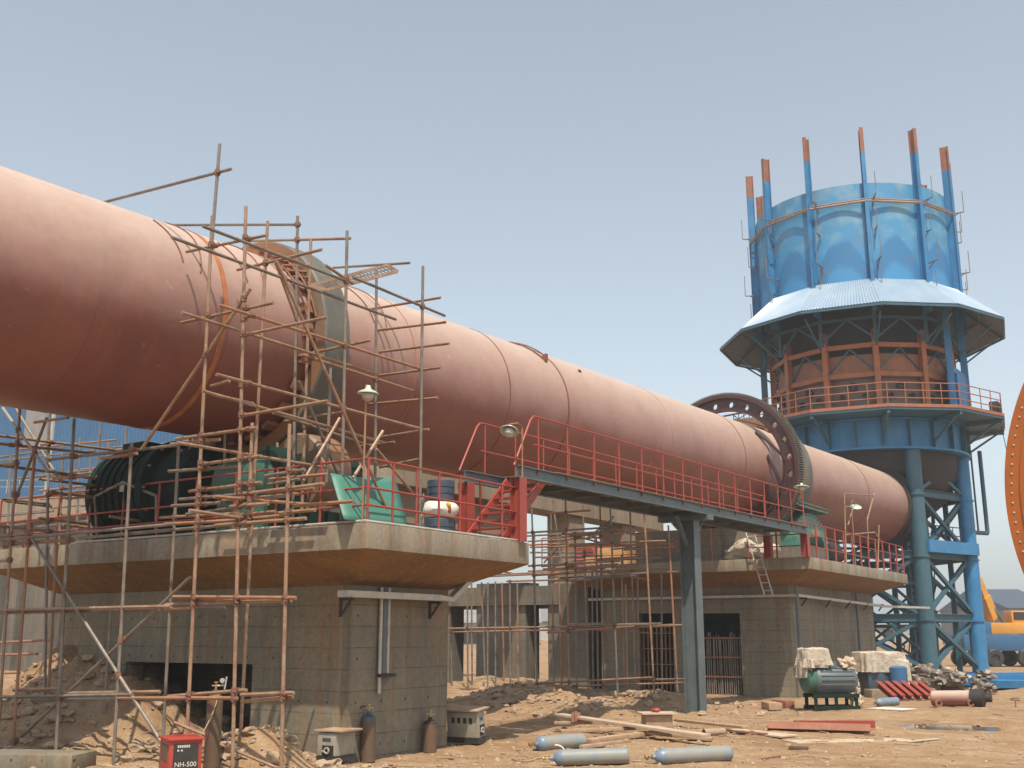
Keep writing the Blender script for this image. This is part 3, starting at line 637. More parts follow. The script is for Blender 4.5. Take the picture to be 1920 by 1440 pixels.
# toe board / cable lying on the slab edge
mb = MB(); mb.tube((-17.5, 12.06, zt+0.03), (-10.56, 12.06, zt+0.03), 0.022, 6); mb.tube((-10.56, 12.06, zt+0.03), (-10.55, 16.3, zt+0.03), 0.022, 6)
o = link_mesh('edge_pipe', mb, white_m); tag(o, 'thin pale pipe lying along the near pier slab edge', 'pipe')
zt2_ = 4.12
railing('red guardrail along the far pier slab side', [(-12.4, 31.95, zt2_), (-10.55, 31.95, zt2_), (-10.55, 43.3, zt2_)], 1.05, [2, 12], (1.0, 0.66, 0.33), red_m, pr=0.03)
railing('thin red guardrail on the far pier front left of the steel column', [(-19.9, 31.95, zt2_), (-13.6, 31.95, zt2_)], 1.0, [6], (1.0, 0.6, 0.3), rail2_m, pr=0.022)

# ------------------------------------------------------------------ walkway bridge
A = pX(968, 893, -10.5); Bp = pX(1512, 995, -10.5)      # bottom edge of near beam
bx = -10.5; bw = 1.15; y0b = pX(968, 880, bx).y; y1b = pX(1512, 985, bx).y
z0b = pX(970, 895, bx).z; z1b = pX(1505, 1000, bx).z
br = thing('walkway_bridge', (bx, y0b, 3.4), 'grey steel walkway bridge with red railings joining the two piers', 'footbridge')
Hb = 0.22
def bz(y): return z0b + (z1b-z0b)*(y-y0b)/(y1b-y0b)
for xx in (bx, bx-bw):
    ys = y0b if xx == bx else y0b
    mb = MB(); mb.ibeam((xx, ys, bz(ys)+Hb/2), (xx, y1b, bz(y1b)+Hb/2), 0.12, Hb, 0.018); part(br, 'beam', mb, steel_m)
mb = MB(); mb.bar((bx-bw/2, 17.3, bz(17.3)+Hb+0.008), (bx-bw/2, y1b, bz(y1b)+Hb+0.008), bw+0.16, 0.010); part(br, 'deck', mb, beamtop_m)
y = 17.4
while y < y1b: mb = MB(); mb.bar((bx-bw+0.07, y, bz(y)+0.12), (bx-0.07, y, bz(y)+0.12), 0.06, 0.12); part(br, 'cross_beam', mb, steel_m); y += 1.25
hr = 0.98
for xx in (bx+0.03, bx-bw-0.03):
    yS = y0b+0.55
    mb = MB(); z_ = bz(yS)+Hb+hr
    pts = [(xx, y0b-0.12, bz(y0b)+Hb-0.02), (xx, yS-0.12, z_-0.10), (xx, yS-0.02, z_-0.01), (xx, yS+0.12, z_+0.0), (xx, y1b-0.3, bz(y1b)+Hb+hr)]
    mb.path(pts, 0.021, 8); part(br, 'handrail', mb, red_m)
    mb = MB(); mb.tube((xx, yS, bz(yS)+Hb+hr*0.45), (xx, y1b-0.3, bz(y1b)+Hb+hr*0.45), 0.017, 8); part(br, 'mid_rail', mb, red_m)
    for i in range(15):
        y = yS+0.15 + (y1b-0.45-yS)*i/14; mb = MB(); mb.tube((xx, y, bz(y)+Hb-0.1), (xx, y, bz(y)+Hb+hr), 0.018, 6); part(br, 'baluster', mb, red_m)
# grey column
cb = onG(1292, 1343); cy = cb.y+0.1; cx_ = -10.98
mb = MB(); mb.ibeam((cx_, cy, -0.1), (cx_, cy, bz(cy)-0.12), 0.36, 0.40, 0.022, up=(1, 0, 0)); part(br, 'column', mb, steel_m)
mb = MB(); mb.bar((bx-bw-0.1, cy, bz(cy)-0.06), (bx+0.1, cy, bz(cy)-0.06), 0.3, 0.14); part(br, 'cap_beam', mb, steel_m)
for s_ in (-1, 1): mb = MB(); mb.bar((cx_, cy+s_*0.16, bz(cy)-0.75), (cx_, cy+s_*0.75, bz(cy)-0.05), 0.09, 0.05); part(br, 'strut', mb, steel_m)
# red supports and stair at the near end
for xx in (bx-0.02, bx-bw-0.02):
    mb = MB(); mb.ibeam((xx, y0b+0.10, 3.46), (xx, y0b+0.10, bz(y0b+.1)-0.004), 0.22, 0.22, 0.02, up=(1, 0, 0)); part(br, 'post', mb, red_m)
mb = MB()
st = part
def stair(xn, xf, ya, za, yb, zb_, n):
    for xx in (xn, xf): mb = MB(); mb.bar((xx, ya, za), (xx, yb, zb_), 0.05, 0.16); part(br, 'stringer', mb, red_m)
    for i in range(n):
        u = (i+0.6)/n; mb = MB(); mb.box(((xn+xf)/2, ya+(yb-ya)*u, za+(zb_-za)*u), ((xf-xn)/2, 0, 0), (0, 0.11, 0), (0, 0, 0.015)); part(br, 'tread', mb, red_m)
stair(bx-0.18, bx-1.02, 15.85, 3.48, 17.25, bz(17.2)+0.12, 8)
for xx in (bx-0.02, bx-bw-0.02):
    mb = MB(); mb.ibeam((xx, y1b-0.15, 4.12), (xx, y1b-0.15, bz(y1b-.15)-0.004), 0.22, 0.22, 0.02, up=(1, 0, 0)); part(br, 'post', mb, red_m)

# ------------------------------------------------------------------ machinery on the piers
def cyl_machine(mb, c, ax, prof, n=32): mb.lathe(c, ax, prof, n)
# support roller station under near ring
rs = thing('roller_station', (-14.3, 13.5, 3.46), 'green and rust support rollers under the near kiln ring', 'kiln roller')
for sx in (-1, 1):
    c = axis(13.5) + Vector((sx*1.45, 0, -2.55)); c.z = 4.55
    mb = MB(); mb.lathe(c - kd*0.35, kd, [(0, 0.15), (0, 0.66), (0.04, 0.70), (0.66, 0.70), (0.70, 0.66), (0.70, 0.15)], 48); part(rs, 'roller', mb, tyref_m)
    mb = MB(); mb.lathe(c - kd*0.95, kd, [(0, 0.0), (0, 0.17), (1.9, 0.17), (1.9, 0)], 24); part(rs, 'shaft', mb, tyre_m)
    for s2 in (-1, 1):
        p = c + kd*(0.78*s2)
        mb = MB(); mb.lathe(p - kd*0.22, kd, [(0, 0), (0, 0.33), (0.05, 0.40), (0.39, 0.40), (0.44, 0.33), (0.44, 0)], 32)
        mb.box(p + Vector((0, 0, -0.42)), (0.42, 0, 0), (0, 0.20, 0), (0, 0, 0.40)); part(rs, 'bearing_housing', mb, dgreen_m)
mb = MB(); mb.abox(-16.9, -12.1, 12.45, 14.55, 3.465, 3.72) if False else mb.abox(-12.35, -12.1, 12.5, 14.5, 3.47, 3.8); part(rs, 'base_frame', mb, dgreen_m)
# big dark green housing (drive) to the left
dv = thing('gear_reducer', (-16.5, 14.2, 3.46), 'large dark green drive housing left of the near kiln ring', 'gearbox')
a = pY(235, 980, 13.0); b2 = pY(335, 830, 13.0); c2 = pY(560, 860, 13.0)
mb = MB(); mb.lathe((a.x-0.1, 12.95, (3.46+5.25)/2+0.02), (1, 0, 0), [(0, 0), (0, 0.75), (0.08, 0.86), (1.55, 0.86), (1.6, 0.95), (1.75, 0.95), (1.8, 0.8), (2.6, 0.78), (2.6, 0)], 40); part(dv, 'housing', mb, dgreen_m)
hx = a.x-0.1
mb = MB()
for k in range(7): mb.lathe((hx+0.25+0.2*k, 12.95, (3.46+5.25)/2+0.02), (1, 0, 0), [(0, 0.85), (0, 0.90), (0.03, 0.90), (0.03, 0.85)], 40)
part(dv, 'cooling_ribs', mb, dgreen_m)
mb = MB(); mb.box((hx+0.85, 12.7, 5.22), (0.32, 0, 0), (0, 0.22, 0), (0, 0, 0.10)); part(dv, 'inspection_cover', mb, dgreen_m, bevel=0.02)
mb = MB()
for k in range(14): t_ = math.pi*2*k/14; mb.tube((hx+1.56, 12.95+0.9*math.cos(t_), 4.375+0.9*math.sin(t_)), (hx+1.82, 12.95+0.9*math.cos(t_), 4.375+0.9*math.sin(t_)), 0.025, 6)
part(dv, 'flange_bolts', mb, tubeg_m)
mb = MB(); mb.path([(hx+0.4, 12.2, 3.6), (hx+0.4, 12.08, 4.3), (hx+1.2, 12.06, 4.5), (hx+2.1, 12.1, 4.2), (hx+2.1, 12.15, 3.6)], 0.03, 8); part(dv, 'oil_pipe', mb, tubeg_m)
mb = MB(); mb.box((hx+1.15, 12.085, 4.42), (0.13, 0, 0), (0, 0.006, 0), (0, 0, 0.08)); part(dv, 'nameplate', mb, white_m)
mb = MB(); mb.box((a.x+1.3, 12.95, 3.72), (1.5, 0, 0), (0, 0.5, 0), (0, 0, 0.22)); part(dv, 'base', mb, dgreen_m)
mb = MB(); mb.tube((a.x+2.5, 12.95, 4.37), (a.x+3.2, 12.95, 4.37), 0.14, 16); part(dv, 'shaft', mb, tyref_m)
mb = MB(); q = pY(505, 880, 12.9); mb.lathe((q.x-0.95, 12.9, 4.40), (1, 0, 0), [(0, 0), (0, 0.42), (0.1, 0.5), (1.0, 0.52), (1.35, 0.50), (1.5, 0.40), (1.5, 0)], 32); mb.box((q.x-0.2, 12.9, 3.75), (0.6, 0, 0), (0, 0.4, 0), (0, 0, 0.28))
o = link_mesh('bearing_cover', mb, green_m); tag(o, 'mid green rounded bearing cover beside the near roller', 'bearing cover')
# green leaning sheet
a, b2, c2, d2_ = pX(620, 887, -11.2), pX(740, 893, -11.2), pX(766, 990, -10.75), pX(645, 978, -10.75)
for p in (c2, d2_): p.z = 3.50
mb = MB(); nn = 8; vs = []
for i in range(nn+1):
    for j in range(nn+1):
        u = i/nn; v = j/nn; p = a.lerp(b2, u).lerp(d2_.lerp(c2, u), v); p.x += 0.05*math.sin(u*3.0)*(1-v); p.z -= 0.05*math.sin(u*math.pi)*(1-v); vs.append(p)
mb.add(vs, [[i*(nn+1)+j, (i+1)*(nn+1)+j, (i+1)*(nn+1)+j+1, i*(nn+1)+j+1] for i in range(nn) for j in range(nn)])
o = link_mesh('guard_sheet', mb, greens_m); tag(o, 'bright green metal sheet leaning behind the near red guardrail', 'metal sheet')
sm = o.modifiers.new('s', 'SOLIDIFY'); sm.thickness = 0.012
# drums and sack
def drum(c, r, h, m, label, tilt=None):
    t = thing('drum', c, label, 'drum'); mb = MB()
    mb.lathe(c, tilt or (0, 0, 1), [(0, 0), (0, r-.01), (0.012, r), (h*0.3, r), (h*0.315, r+0.012), (h*0.33, r), (h*0.64, r), (h*0.655, r+0.012), (h*0.67, r), (h-0.012, r), (h, r-0.01), (h-0.02, r-0.02), (h-0.02, 0)], 32)
    part(t, 'body', mb, m); return t
dc = pX(824, 985, -11.9); dc.z = 3.47
drum(dc, 0.29, 0.42, drum_m, 'dark blue drum standing under the white sack on the near pier')
mb = MB(); mb.blob(dc+Vector((0.02, 0, 0.58)), 0.34, 0.34, 0.20, 3, 0.12, 3, 1.1)
o = link_mesh('sack', mb, sack_m); tag(o, 'white woven sack lying between two dark drums on the near pier', 'sack')
cdir = (-FW0+RT*0.55).normalized(); q = dc+Vector((0.02, 0, 0.60))+cdir*0.325
mb = MB(); mb.blob(q+Vector((0, 0, 0.05)), 0.055, 0.04, 0.055, 2, 0.2); mk = link_mesh('printed_mark', mb, mat('yellow print', (0.62, 0.42, 0.06), rough=0.7), o)
mb = MB(); mb.blob(q+Vector((0, 0, -0.03))+RT*0.02, 0.035, 0.03, 0.06, 4, 0.3); link_mesh('printed_mark', mb, red_m, o)
drum(dc+Vector((0.0, 0.02, 0.77)), 0.25, 0.36, drum_m, 'black ribbed drum stacked on the white sack')
# rope bundle of cable beside drum
mb = MB(); rc = pX(787, 960, -11.5)
for i in range(9): mb.path([Vector((rc.x+0.05*math.sin(k*1.1+i), rc.y+0.06*math.cos(k*0.8+i*2), 3.5+0.09*k)) for k in range(9)], 0.012, 5)
o = link_mesh('cable_bundle', mb, tubeg_m); tag(o, 'tangled brown cable bundle hanging beside the drums', 'cable')

# far pier pinion / green gear guard
gg = thing('pinion_guard', (-11.9, 35.2, 4.12), 'green half round pinion guard on the far pier beside the gear', 'gear guard')
c = pX(1520, 985, -11.6); rg = 0.98
mb = MB(); mb.lathe(Vector((-12.25, c.y, 4.9)), (1, 0, 0), [(0, 0), (0, rg), (0.5, rg), (0.5, 0)], 40, e=(0, 1, 0), a0=0, a1=math.pi); mb.abox(-12.25, -11.75, c.y-rg, c.y+rg, 4.2, 4.9)
for v in mb.v: v.y = c.y + 0.5 + (v.y-c.y)*1.75
gg_m = mat('gear guard green', (0.06, 0.20, 0.145), (0.05, 0.16, 0.12), rough=0.45, scale=4, c3=(0.15, 0.16, 0.12), thr=0.62)
part(gg, 'cover', mb, gg_m)
mb = MB()
for i in range(16):
    t = math.pi*(i+.5)/16; p = Vector((-11.74, c.y + 0.5 + 1.75*(rg-0.06)*math.cos(t), 4.9 + (rg-0.06)*math.sin(t))); mb.tube(p, p+Vector((0.03, 0, 0)), 0.03, 8)
part(gg, 'bolts', mb, cream_m)
mb = MB(); mb.abox(-12.45, -11.55, c.y-1.15, c.y+1.9, 5.97, 6.02); mb.abox(-11.6, -11.55, c.y-1.15, c.y+1.9, 6.1, 6.14); part(gg, 'plate', mb, green_m)
mb = MB(); mb.lathe((-11.75, c.y+0.35, 4.75), (1, 0, 0), [(0, 0), (0, 0.32), (0.35, 0.30), (0.4, 0.2), (0.4, 0)], 24); part(gg, 'bearing', mb, dgreen_m)
# far roller station
rs2 = thing('roller_station', (-14.0, 36.6, 4.12), 'dark support rollers under the far kiln ring', 'kiln roller')
for sx in (-1, 1):
    c = axis(36.6) + Vector((sx*1.5, 0, 0)); c.z = 5.15
    mb = MB(); mb.lathe(c-kd*0.4, kd, [(0, 0.1), (0, 0.70), (0.8, 0.70), (0.8, 0.1)], 40); part(rs2, 'roller', mb, tyref_m)
    mb = MB(); mb.box(c+Vector((0, 0.75, -0.45)), (0.4, 0, 0), (0, 0.18, 0), (0, 0, 0.55)); mb.box(c+Vector((0, -0.75, -0.45)), (0.4, 0, 0), (0, 0.18, 0), (0, 0, 0.55)); part(rs2, 'bearing_housing', mb, dgreen_m)
mt = thing('drive_motor', (-12.2, 39.0, 4.12), 'dark grey motor and brackets behind the green guard on the far pier', 'motor')
mb = MB(); mb.lathe((-12.1, 38.2, 4.75), (0, 1, 0), [(0, 0), (0, 0.38), (0.1, 0.42), (1.2, 0.42), (1.4, 0.34), (1.4, 0)], 28); part(mt, 'motor_body', mb, dark_m)
mb = MB(); mb.abox(-12.6, -11.6, 38.0, 39.9, 4.125, 4.38); part(mt, 'base', mb, steel_m)
# white sack heap + ladder on far pier front
mb = MB(); p = pY(1395, 1030, 32.3); mb.blob((p.x, 32.6, 4.35), 0.75, 0.4, 0.36, 5, 0.35, 5, 1.3, 0.14); o = link_mesh('sack_heap', mb, tarp_m, ang=75); tag(o, 'heap of dusty white sacks on the far pier edge', 'sacks')
ld = thing('ladder', pY(1440, 1115, 31.4), 'pale metal ladder leaning on the far pier slab edge', 'ladder')
la, lb_ = pY(1402, 985, 31.75), pY(1441, 1115, 31.3); off = Vector((0.26, 0, 0.0))
for s_ in (-0.5, 0.5): mb = MB(); mb.tube(la+off*s_, lb_+off*s_, 0.022, 6); part(ld, 'rail', mb, white_m)
for i in range(9): p = la.lerp(lb_, (i+.5)/9); mb = MB(); mb.tube(p-off*.5, p+off*.5, 0.016, 6); part(ld, 'rung', mb, white_m)
# light scaffold frame on far pier
fr = thing('access_frame', (-11.2, 38.6, 4.12), 'thin bent tube access frame on the far pier beside the kiln', 'frame')
X2 = -11.3
for (x0, y0_, x1, y1_) in ((1583, 925, 1587, 1060), (1640, 925, 1637, 930), (1583, 925, 1637, 929), (1638, 930, 1626, 975), (1626, 975, 1630, 1065), (1648, 985, 1646, 1065), (1585, 1003, 1640, 998), (1640, 998, 1650, 1012), (1590, 985, 1600, 950), (1585, 950, 1600, 950)):
    mb = MB(); mb.tube(pX(x0, y0_, X2), pX(x1, y1_, X2), 0.028, 6); part(fr, 'tube', mb, tube_m)

# ------------------------------------------------------------------ lamps
def lamp(label, p, pole_base, r, tilt, m_pole, arm=None):
    t = thing('floodlight', pole_base, label, 'lamp', 'enamel shade site lamps')
    if pole_base is not None:
        mb = MB(); top = Vector((pole_base[0], pole_base[1], p.z+0.13)); pts = [Vector(pole_base), top]
        if arm: pts += [top.lerp(p, 0.35)+Vector((0, 0, 0.10)), p+Vector((0, 0, 0.12))]
        mb.path(pts, 0.016, 8); part(t, 'pole', mb, m_pole)
    ax = Vector(tilt).normalized()
    mb = MB(); mb.lathe(p, ax, [(0.12, 0.03), (0.07, 0.045), (0.05, 0.07), (0.028, r*0.75), (0.0, r), (-0.012, r), (0.018, r*0.72), (0.04, 0.065), (0.06, 0.04), (0.11, 0.02)], 28); part(t, 'shade', mb, shade_m)
    mb = MB(); mb.lathe(p, ax, [(0.06, 0.0), (0.05, 0.06), (-0.02, 0.10), (-0.09, 0.08), (-0.13, 0.03), (-0.135, 0)], 20); part(t, 'bulb_guard', mb, white_m)
    return t
p = pX(690, 737, -10.62); lamp('green white lamp on the orange pole at the near slab corner', p, (p.x-0.02, p.y-0.02, 3.46), 0.165, (0.05, 0, 1), tubeo_m)
p = pX(955, 808, -10.45); pb = pX(975, 1000, -10.45); lamp('pale tilted lamp beside the near end of the red stair', p, (p.x, p.y+0.42, 3.46), 0.17, (-0.1, 0.5, 0.9), tubeo_m, arm=1)
p = pX(1503, 913, -10.6); lamp('pale lamp in front of the far gear wheel', p, (p.x-0.02, p.y+0.1, 4.12), 0.24, (0.0, 0.1, 1), tubeo_m)
p = pX(1605, 950, -11.0); lamp('small pale lamp on the far pier before the kiln end', p, (p.x-0.02, p.y-0.5, 4.12), 0.20, (0.3, -0.4, 0.8), tube_m, arm=1)

# ------------------------------------------------------------------ scaffolds
def scaffold(label, items, r, base, name='scaffold', couplers=True, tol=0.45, maxc=90):
    t = thing(name, base, label, 'scaffold'); segs = []; cnt = {}
    for it in items:
        nm, (x0, y0_, x1, y1_), p = it[0], it[1], it[2]
        m = it[3] if len(it) > 3 else rnd.choice((tube_m, tube_m, tubeo_m, tubeg_m))
        a = pl(x0, y0_, p); b = pl(x1, y1_, p)
        if nm == 'standard' and len(it) > 4: b.z = gh(b.x, b.y)-0.05
        cnt[nm] = cnt.get(nm, 0)+1
        mb = MB(); d = (b-a); sag = 0.0
        mb.tube(a, b, r, 8); part(t, nm, mb, m); segs.append((nm, a, b))
    if couplers:
        n = 0
        for i, (n1, a, b) in enumerate(segs):
            if n1 != 'standard': continue
            for (n2, c, d) in segs:
                if n2 == 'standard' or n >= maxc: continue
                # closest points of two segments
                u = b-a; v = d-c; w = a-c; A_ = u.dot(u); B_ = u.dot(v); C_ = v.dot(v); D_ = u.dot(w); E_ = v.dot(w); den = A_*C_-B_*B_
                if den < 1e-6: continue
                s_ = (B_*E_-C_*D_)/den; q_ = (A_*E_-B_*D_)/den
                if 0 <= s_ <= 1 and 0 <= q_ <= 1:
                    p1 = a+u*s_; p2 = c+v*q_
                    if (p1-p2).length < tol and (p1-p2).length < 0.2:
                        mb = MB(); dd = u.normalized(); mb.tube(p1-dd*0.045, p1+dd*0.045, r*1.65, 8); dv_ = v.normalized(); mb.tube(p2-dv_*0.04, p2+dv_*0.04, r*1.6, 8)
                        mb.tube(p1, p2, 0.022, 6); mb.tube(p1+dd.cross(dv_)*0.03, p1+dd.cross(dv_)*0.03+dd*0.02+dv_*0.07, 0.012, 6); part(t, 'coupler', mb, clamp_m); n += 1
    return t
Fp = ('Y', 10.3); Fq = ('Y', 10.36); G2 = ('Y', 11.3); SL = ('Y', 12.5)
Sx = ('X', -11.3); Sy = ('X', -11.75); Sz = ('X', -12.25); E1 = ('Y', 14.9); E2 = ('Y', 12.9)
T, TO, TG = tube_m, tubeo_m, tubeg_m
main = [
 ('standard', (412, 270, 396, 470), Fp, TG), ('standard', (398, 405, 349, 1425), Fp, T, 1), ('standard', (461, 387, 437, 1440), Fp, T, 1),
 ('standard', (543, 795, 529, 1425), Fp, T, 1), ('standard', (502, 415, 450, 1400), G2, T, 1), ('standard', (473, 793, 466, 1000), Fq, T),
 ('standard', (558, 405, 549, 975), SL, TG), ('standard', (583, 448, 566, 960), ('X', -12.35), T), ('standard', (651, 433, 640, 975), Sx, TG),
 ('standard', (706, 505, 703, 960), Sz, TG), ('standard', (793, 499, 787, 990), Sx, TG),
 ('standard', (335, 835, 305, 1400), G2, TG, 1), ('standard', (422, 807, 419, 985), SL, TG), ('standard', (341, 842, 333, 1000), SL, TG),
 ('brace', (470, 541, 267, 840), Fp, T), ('brace', (518, 490, 739, 985), ('X', -10.9), T), ('brace', (718, 808, 662, 896), ('X', -10.95), T),
 ('brace', (637, 784, 569, 902), ('X', -11.6), T), ('brace', (561, 715, 634, 890), ('X', -12.0), TG), ('brace', (706, 842, 787, 940), ('X', -12.0), T),
 ('brace', (517, 492, 560, 610), ('X', -12.3), T),
 ('ledger', (100, 404, 433, 317), Fp, TG), ('ledger', (300, 422, 563, 421), SL, TG), ('ledger', (380, 424, 650, 527), Sx, TG), ('ledger', (662, 520, 834, 592), Sx, TG),
 ('ledger', (322, 445, 742, 599), Sy, TG), ('ledger', (350, 472, 500, 441), Fq, T), ('ledger', (445, 506, 603, 468), G2, T), ('ledger', (461, 452, 657, 447), SL, T),
 ('ledger', (340, 605, 512, 568), Fq, T), ('ledger', (411, 572, 786, 691), Sx, TO), ('ledger', (341, 586, 709, 702), Sy, T), ('ledger', (458, 628, 613, 595), Fq, T),
 ('ledger', (548, 670, 695, 638), E2, T), ('ledger', (565, 665, 775, 733), Sz, TO), ('ledger', (683, 708, 826, 689), E1, T), ('ledger', (674, 583, 826, 558), E1, TO),
 ('ledger', (684, 622, 836, 604), E1, TO), ('ledger', (686, 663, 842, 644), E1, T), ('ledger', (680, 759, 821, 746), E1, TO), ('ledger', (625, 502, 768, 493), E1, TG),
 ('ledger', (610, 497, 662, 532), Sx, T), ('ledger', (406, 702, 785, 803), Sx, T), ('ledger', (380, 733, 720, 830), Sy, T), ('ledger', (456, 779, 614, 752), Fq, T),
 ('ledger', (396, 724, 430, 714), Fq, T), ('ledger', (534, 790, 659, 770), E2, T), ('ledger', (676, 837, 740, 829), E1, T), ('ledger', (700, 822, 804, 805), E1, T),
 ('ledger', (712, 876, 790, 860), E1, T), ('ledger', (330, 823, 482, 802), Fp, T), ('ledger', (332, 830, 612, 877), Sy, T), ('ledger', (320, 833, 412, 824), Fq, T),
 ('ledger', (374, 871, 490, 855), Fq, T), ('ledger', (512, 774, 700, 838), Sz, TG), ('ledger', (400, 740, 475, 757), Sy, T),
 ('ledger', (310, 983, 466, 974), Fq, TO), ('ledger', (405, 985, 574, 972), Fp, T), ('ledger', (0, 1012, 325, 983), Fp, TG), ('ledger', (150, 1009, 410, 986), Fq, TG),
 ('ledger', (355, 957, 490, 977), Sx, T), ('ledger', (401, 931, 590, 947), Sx, TO), ('ledger', (451, 927, 607, 907), Fq, T), ('ledger', (432, 950, 503, 944), Fp, T), ('ledger', (524, 962, 591, 956), Fq, T),
 ('ledger', (0, 1144, 320, 1137), Fp, T), ('ledger', (0, 1149, 300, 1143), Fq, TG), ('ledger', (310, 1134, 546, 1126), Fq, T), ('ledger', (325, 1119, 555, 1121), Fp, TO), ('ledger', (200, 1142, 422, 1139), G2, TG), ('ledger', (307, 1142, 360, 1140), Fq, T),
 ('ledger', (25, 1294, 117, 1291), Fq, T), ('ledger', (0, 1307, 250, 1302), Fp, TG), ('ledger', (60, 1313, 310, 1311), Fq, TG), ('ledger', (222, 1309, 445, 1309), Fp, TO), ('ledger', (315, 1306, 462, 1294), Fq, T),
 ('ledger', (452, 1303, 551, 1299), Fp, T), ('ledger', (453, 1316, 549, 1307), Fq, T),
]
r3 = random.Random(11)
for i in range(16):
    x0 = r3.uniform(300, 560); y0_ = r3.uniform(880, 985); L_px = r3.uniform(50, 150); Yk = r3.choice((10.42, 10.9, 11.3, 11.7))
    main.append(('ledger', (x0, y0_, x0+L_px, y0_-L_px*0.09+r3.uniform(-5, 5)), ('Y', Yk), r3.choice((T, TG, TO))))
for it in ((360, 700, 352, 985), (620, 690, 612, 905), (480, 800, 476, 985), (520, 830, 516, 980)): main.append(('standard', it, ('Y', 12.6), r3.choice((T, TG))))
for it in ((350, 1120, 700-250, 1128), (110, 1300, 300, 1297)): main.append(('ledger', it, Fq, T))
scaffold('tall rusty tube scaffold wrapped round the near kiln ring', main, 0.0255, (-11.5, 11.5, 0))
left = [
 ('standard', (37, 767, 3, 1320), Fp, T, 1), ('standard', (66, 840, 22, 1420), Fp, TO, 1), ('standard', (92, 777, 74, 1420), G2, TG, 1), ('standard', (139, 785, 106, 1400), Fp, TG, 1),
 ('standard', (189, 792, 176, 990), ('Y', 13.5), TG), ('standard', (247, 832, 213, 1430), Fp, TG, 1), ('standard', (236, 802, 230, 990), ('Y', 14.5), TG), ('standard', (107, 1020, 83, 1390), G2, TO, 1),
 ('standard', (208, 1140, 192, 1380), G2, TG, 1), ('standard', (118, 835, 108, 1090), ('Y', 13.0), TG), ('standard', (224, 850, 216, 980), ('Y', 13.0), T), ('standard', (262, 825, 250, 985), ('Y', 14.0), TG),
 ('brace', (5, 765, 90, 885), Fp, cream_m), ('brace', (60, 1010, 304, 1394), Fp, TG), ('brace', (30, 767, 112, 900), G2, TG), ('brace', (88, 783, 25, 947), Fq, TG), ('brace', (357, 1082, 15, 1405), Fq, TG),
 ('brace', (62, 840, 55, 960), G2, TG), ('brace', (186, 905, 206, 968), ('Y', 13.0), TO), ('brace', (170, 965, 205, 970), ('Y', 13.0), TO),
 ('ledger', (-40, 812, 232, 846), ('X', -17.4), T), ('ledger', (-40, 828, 186, 851), ('X', -17.0), T), ('ledger', (-40, 868, 162, 893), ('X', -17.2), T), ('ledger', (180, 893, 232, 901), ('X', -17.2), T),
 ('ledger', (65, 792, 128, 783), Fp, T), ('ledger', (90, 862, 330, 835), Fq, TG), ('ledger', (190, 860, 257, 850), Fp, TO), ('ledger', (100, 898, 165, 892), Fq, T), ('ledger', (0, 872, 35, 868), Fp, T),
 ('ledger', (-40, 982, 125, 1000), ('X', -17.2), T), ('ledger', (-30, 1008, 60, 1000), Fp, TO), ('ledger', (-30, 1022, 140, 1012), Fq, TO), ('ledger', (0, 1052, 20, 1050), Fp, T), ('ledger', (230, 857, 470, 885), ('X', -16.6), TG),
 ('ledger', (130, 935, 260, 922), ('Y', 13.2), TG), ('ledger', (140, 985, 330, 966), ('Y', 13.1), T), ('ledger', (20, 875, 60, 880), ('X', -17.0), TG), ('ledger', (205, 968, 330, 988), ('X', -16.0), T),
]
r2 = random.Random(5)
for i in range(40):
    Yk = r2.choice((13.1, 13.9, 15.2, 16.1)); x0 = r2.uniform(-20, 300); y0_ = r2.uniform(835, 1002); L_px = r2.uniform(50, 190)
    left.append(('ledger', (x0, y0_, x0+L_px, y0_-L_px*0.10+r2.uniform(-4, 4)), ('Y', Yk), r2.choice((TG, TG, T, TO))))
for i in range(8):
    Xk = r2.choice((-17.2, -18.0, -18.8)); x0 = r2.uniform(-20, 200); y0_ = r2.uniform(850, 1000); L_px = r2.uniform(40, 120)
    left.append(('ledger', (x0, y0_, x0+L_px, y0_+L_px*0.12), ('X', Xk), r2.choice((TG, T))))
for x0, y0_ in ((150, 820), (170, 860), (270, 835), (292, 840), (312, 845), (20, 850), (58, 870), (203, 830)):
    left.append(('standard', (x0, y0_, x0-6, 1000), ('Y', r2.choice((13.4, 14.4, 15.6))), r2.choice((TG, T, TO))))
for it in ((0, 1205, 95, 1200), (0, 1228, 70, 1226), (10, 1262, 110, 1258)): left.append(('ledger', it, ('Y', 13.5), TO))
scaffold('dense dark tube scaffold at the left edge before the blue shed', left, 0.0255, (-15.5, 11.5, 0), maxc=60)
M1 = ('Y', 28.6); M2 = ('Y', 29.6); M3_ = ('Y', 26.5); MX = ('X', -14.5)
mid = []
for (xa, ya, xb, pp, m) in ((845, 1150, 847, M2, TG), (876, 1086, 877, M1, TG), (884, 1086, 885, M2, TG), (915, 1092, 914, M1, TG), (929, 1090, 929, M2, TG), (956, 1088, 957, M1, TG), (997, 953, 1008, M3_, TG), (1033, 961, 1039, M1, TG), (1060, 934, 1068, M3_, T),
    (1078, 1000, 1082, M1, TG), (1093, 942, 1104, M2, T), (1125, 945, 1133, M1, TG), (1144, 945, 1159, M3_, TG), (1181, 953, 1193, M2, T), (1208, 960, 1228, M3_, T), (1173, 1096, 1177, M1, T), (1253, 985, 1272, M1, TO), (1110, 1060, 1113, M2, TG), (1002, 1000, 1005, M2, TG)):
    mid.append(('standard', (xa, ya, xb, 1332), pp, m, 1))
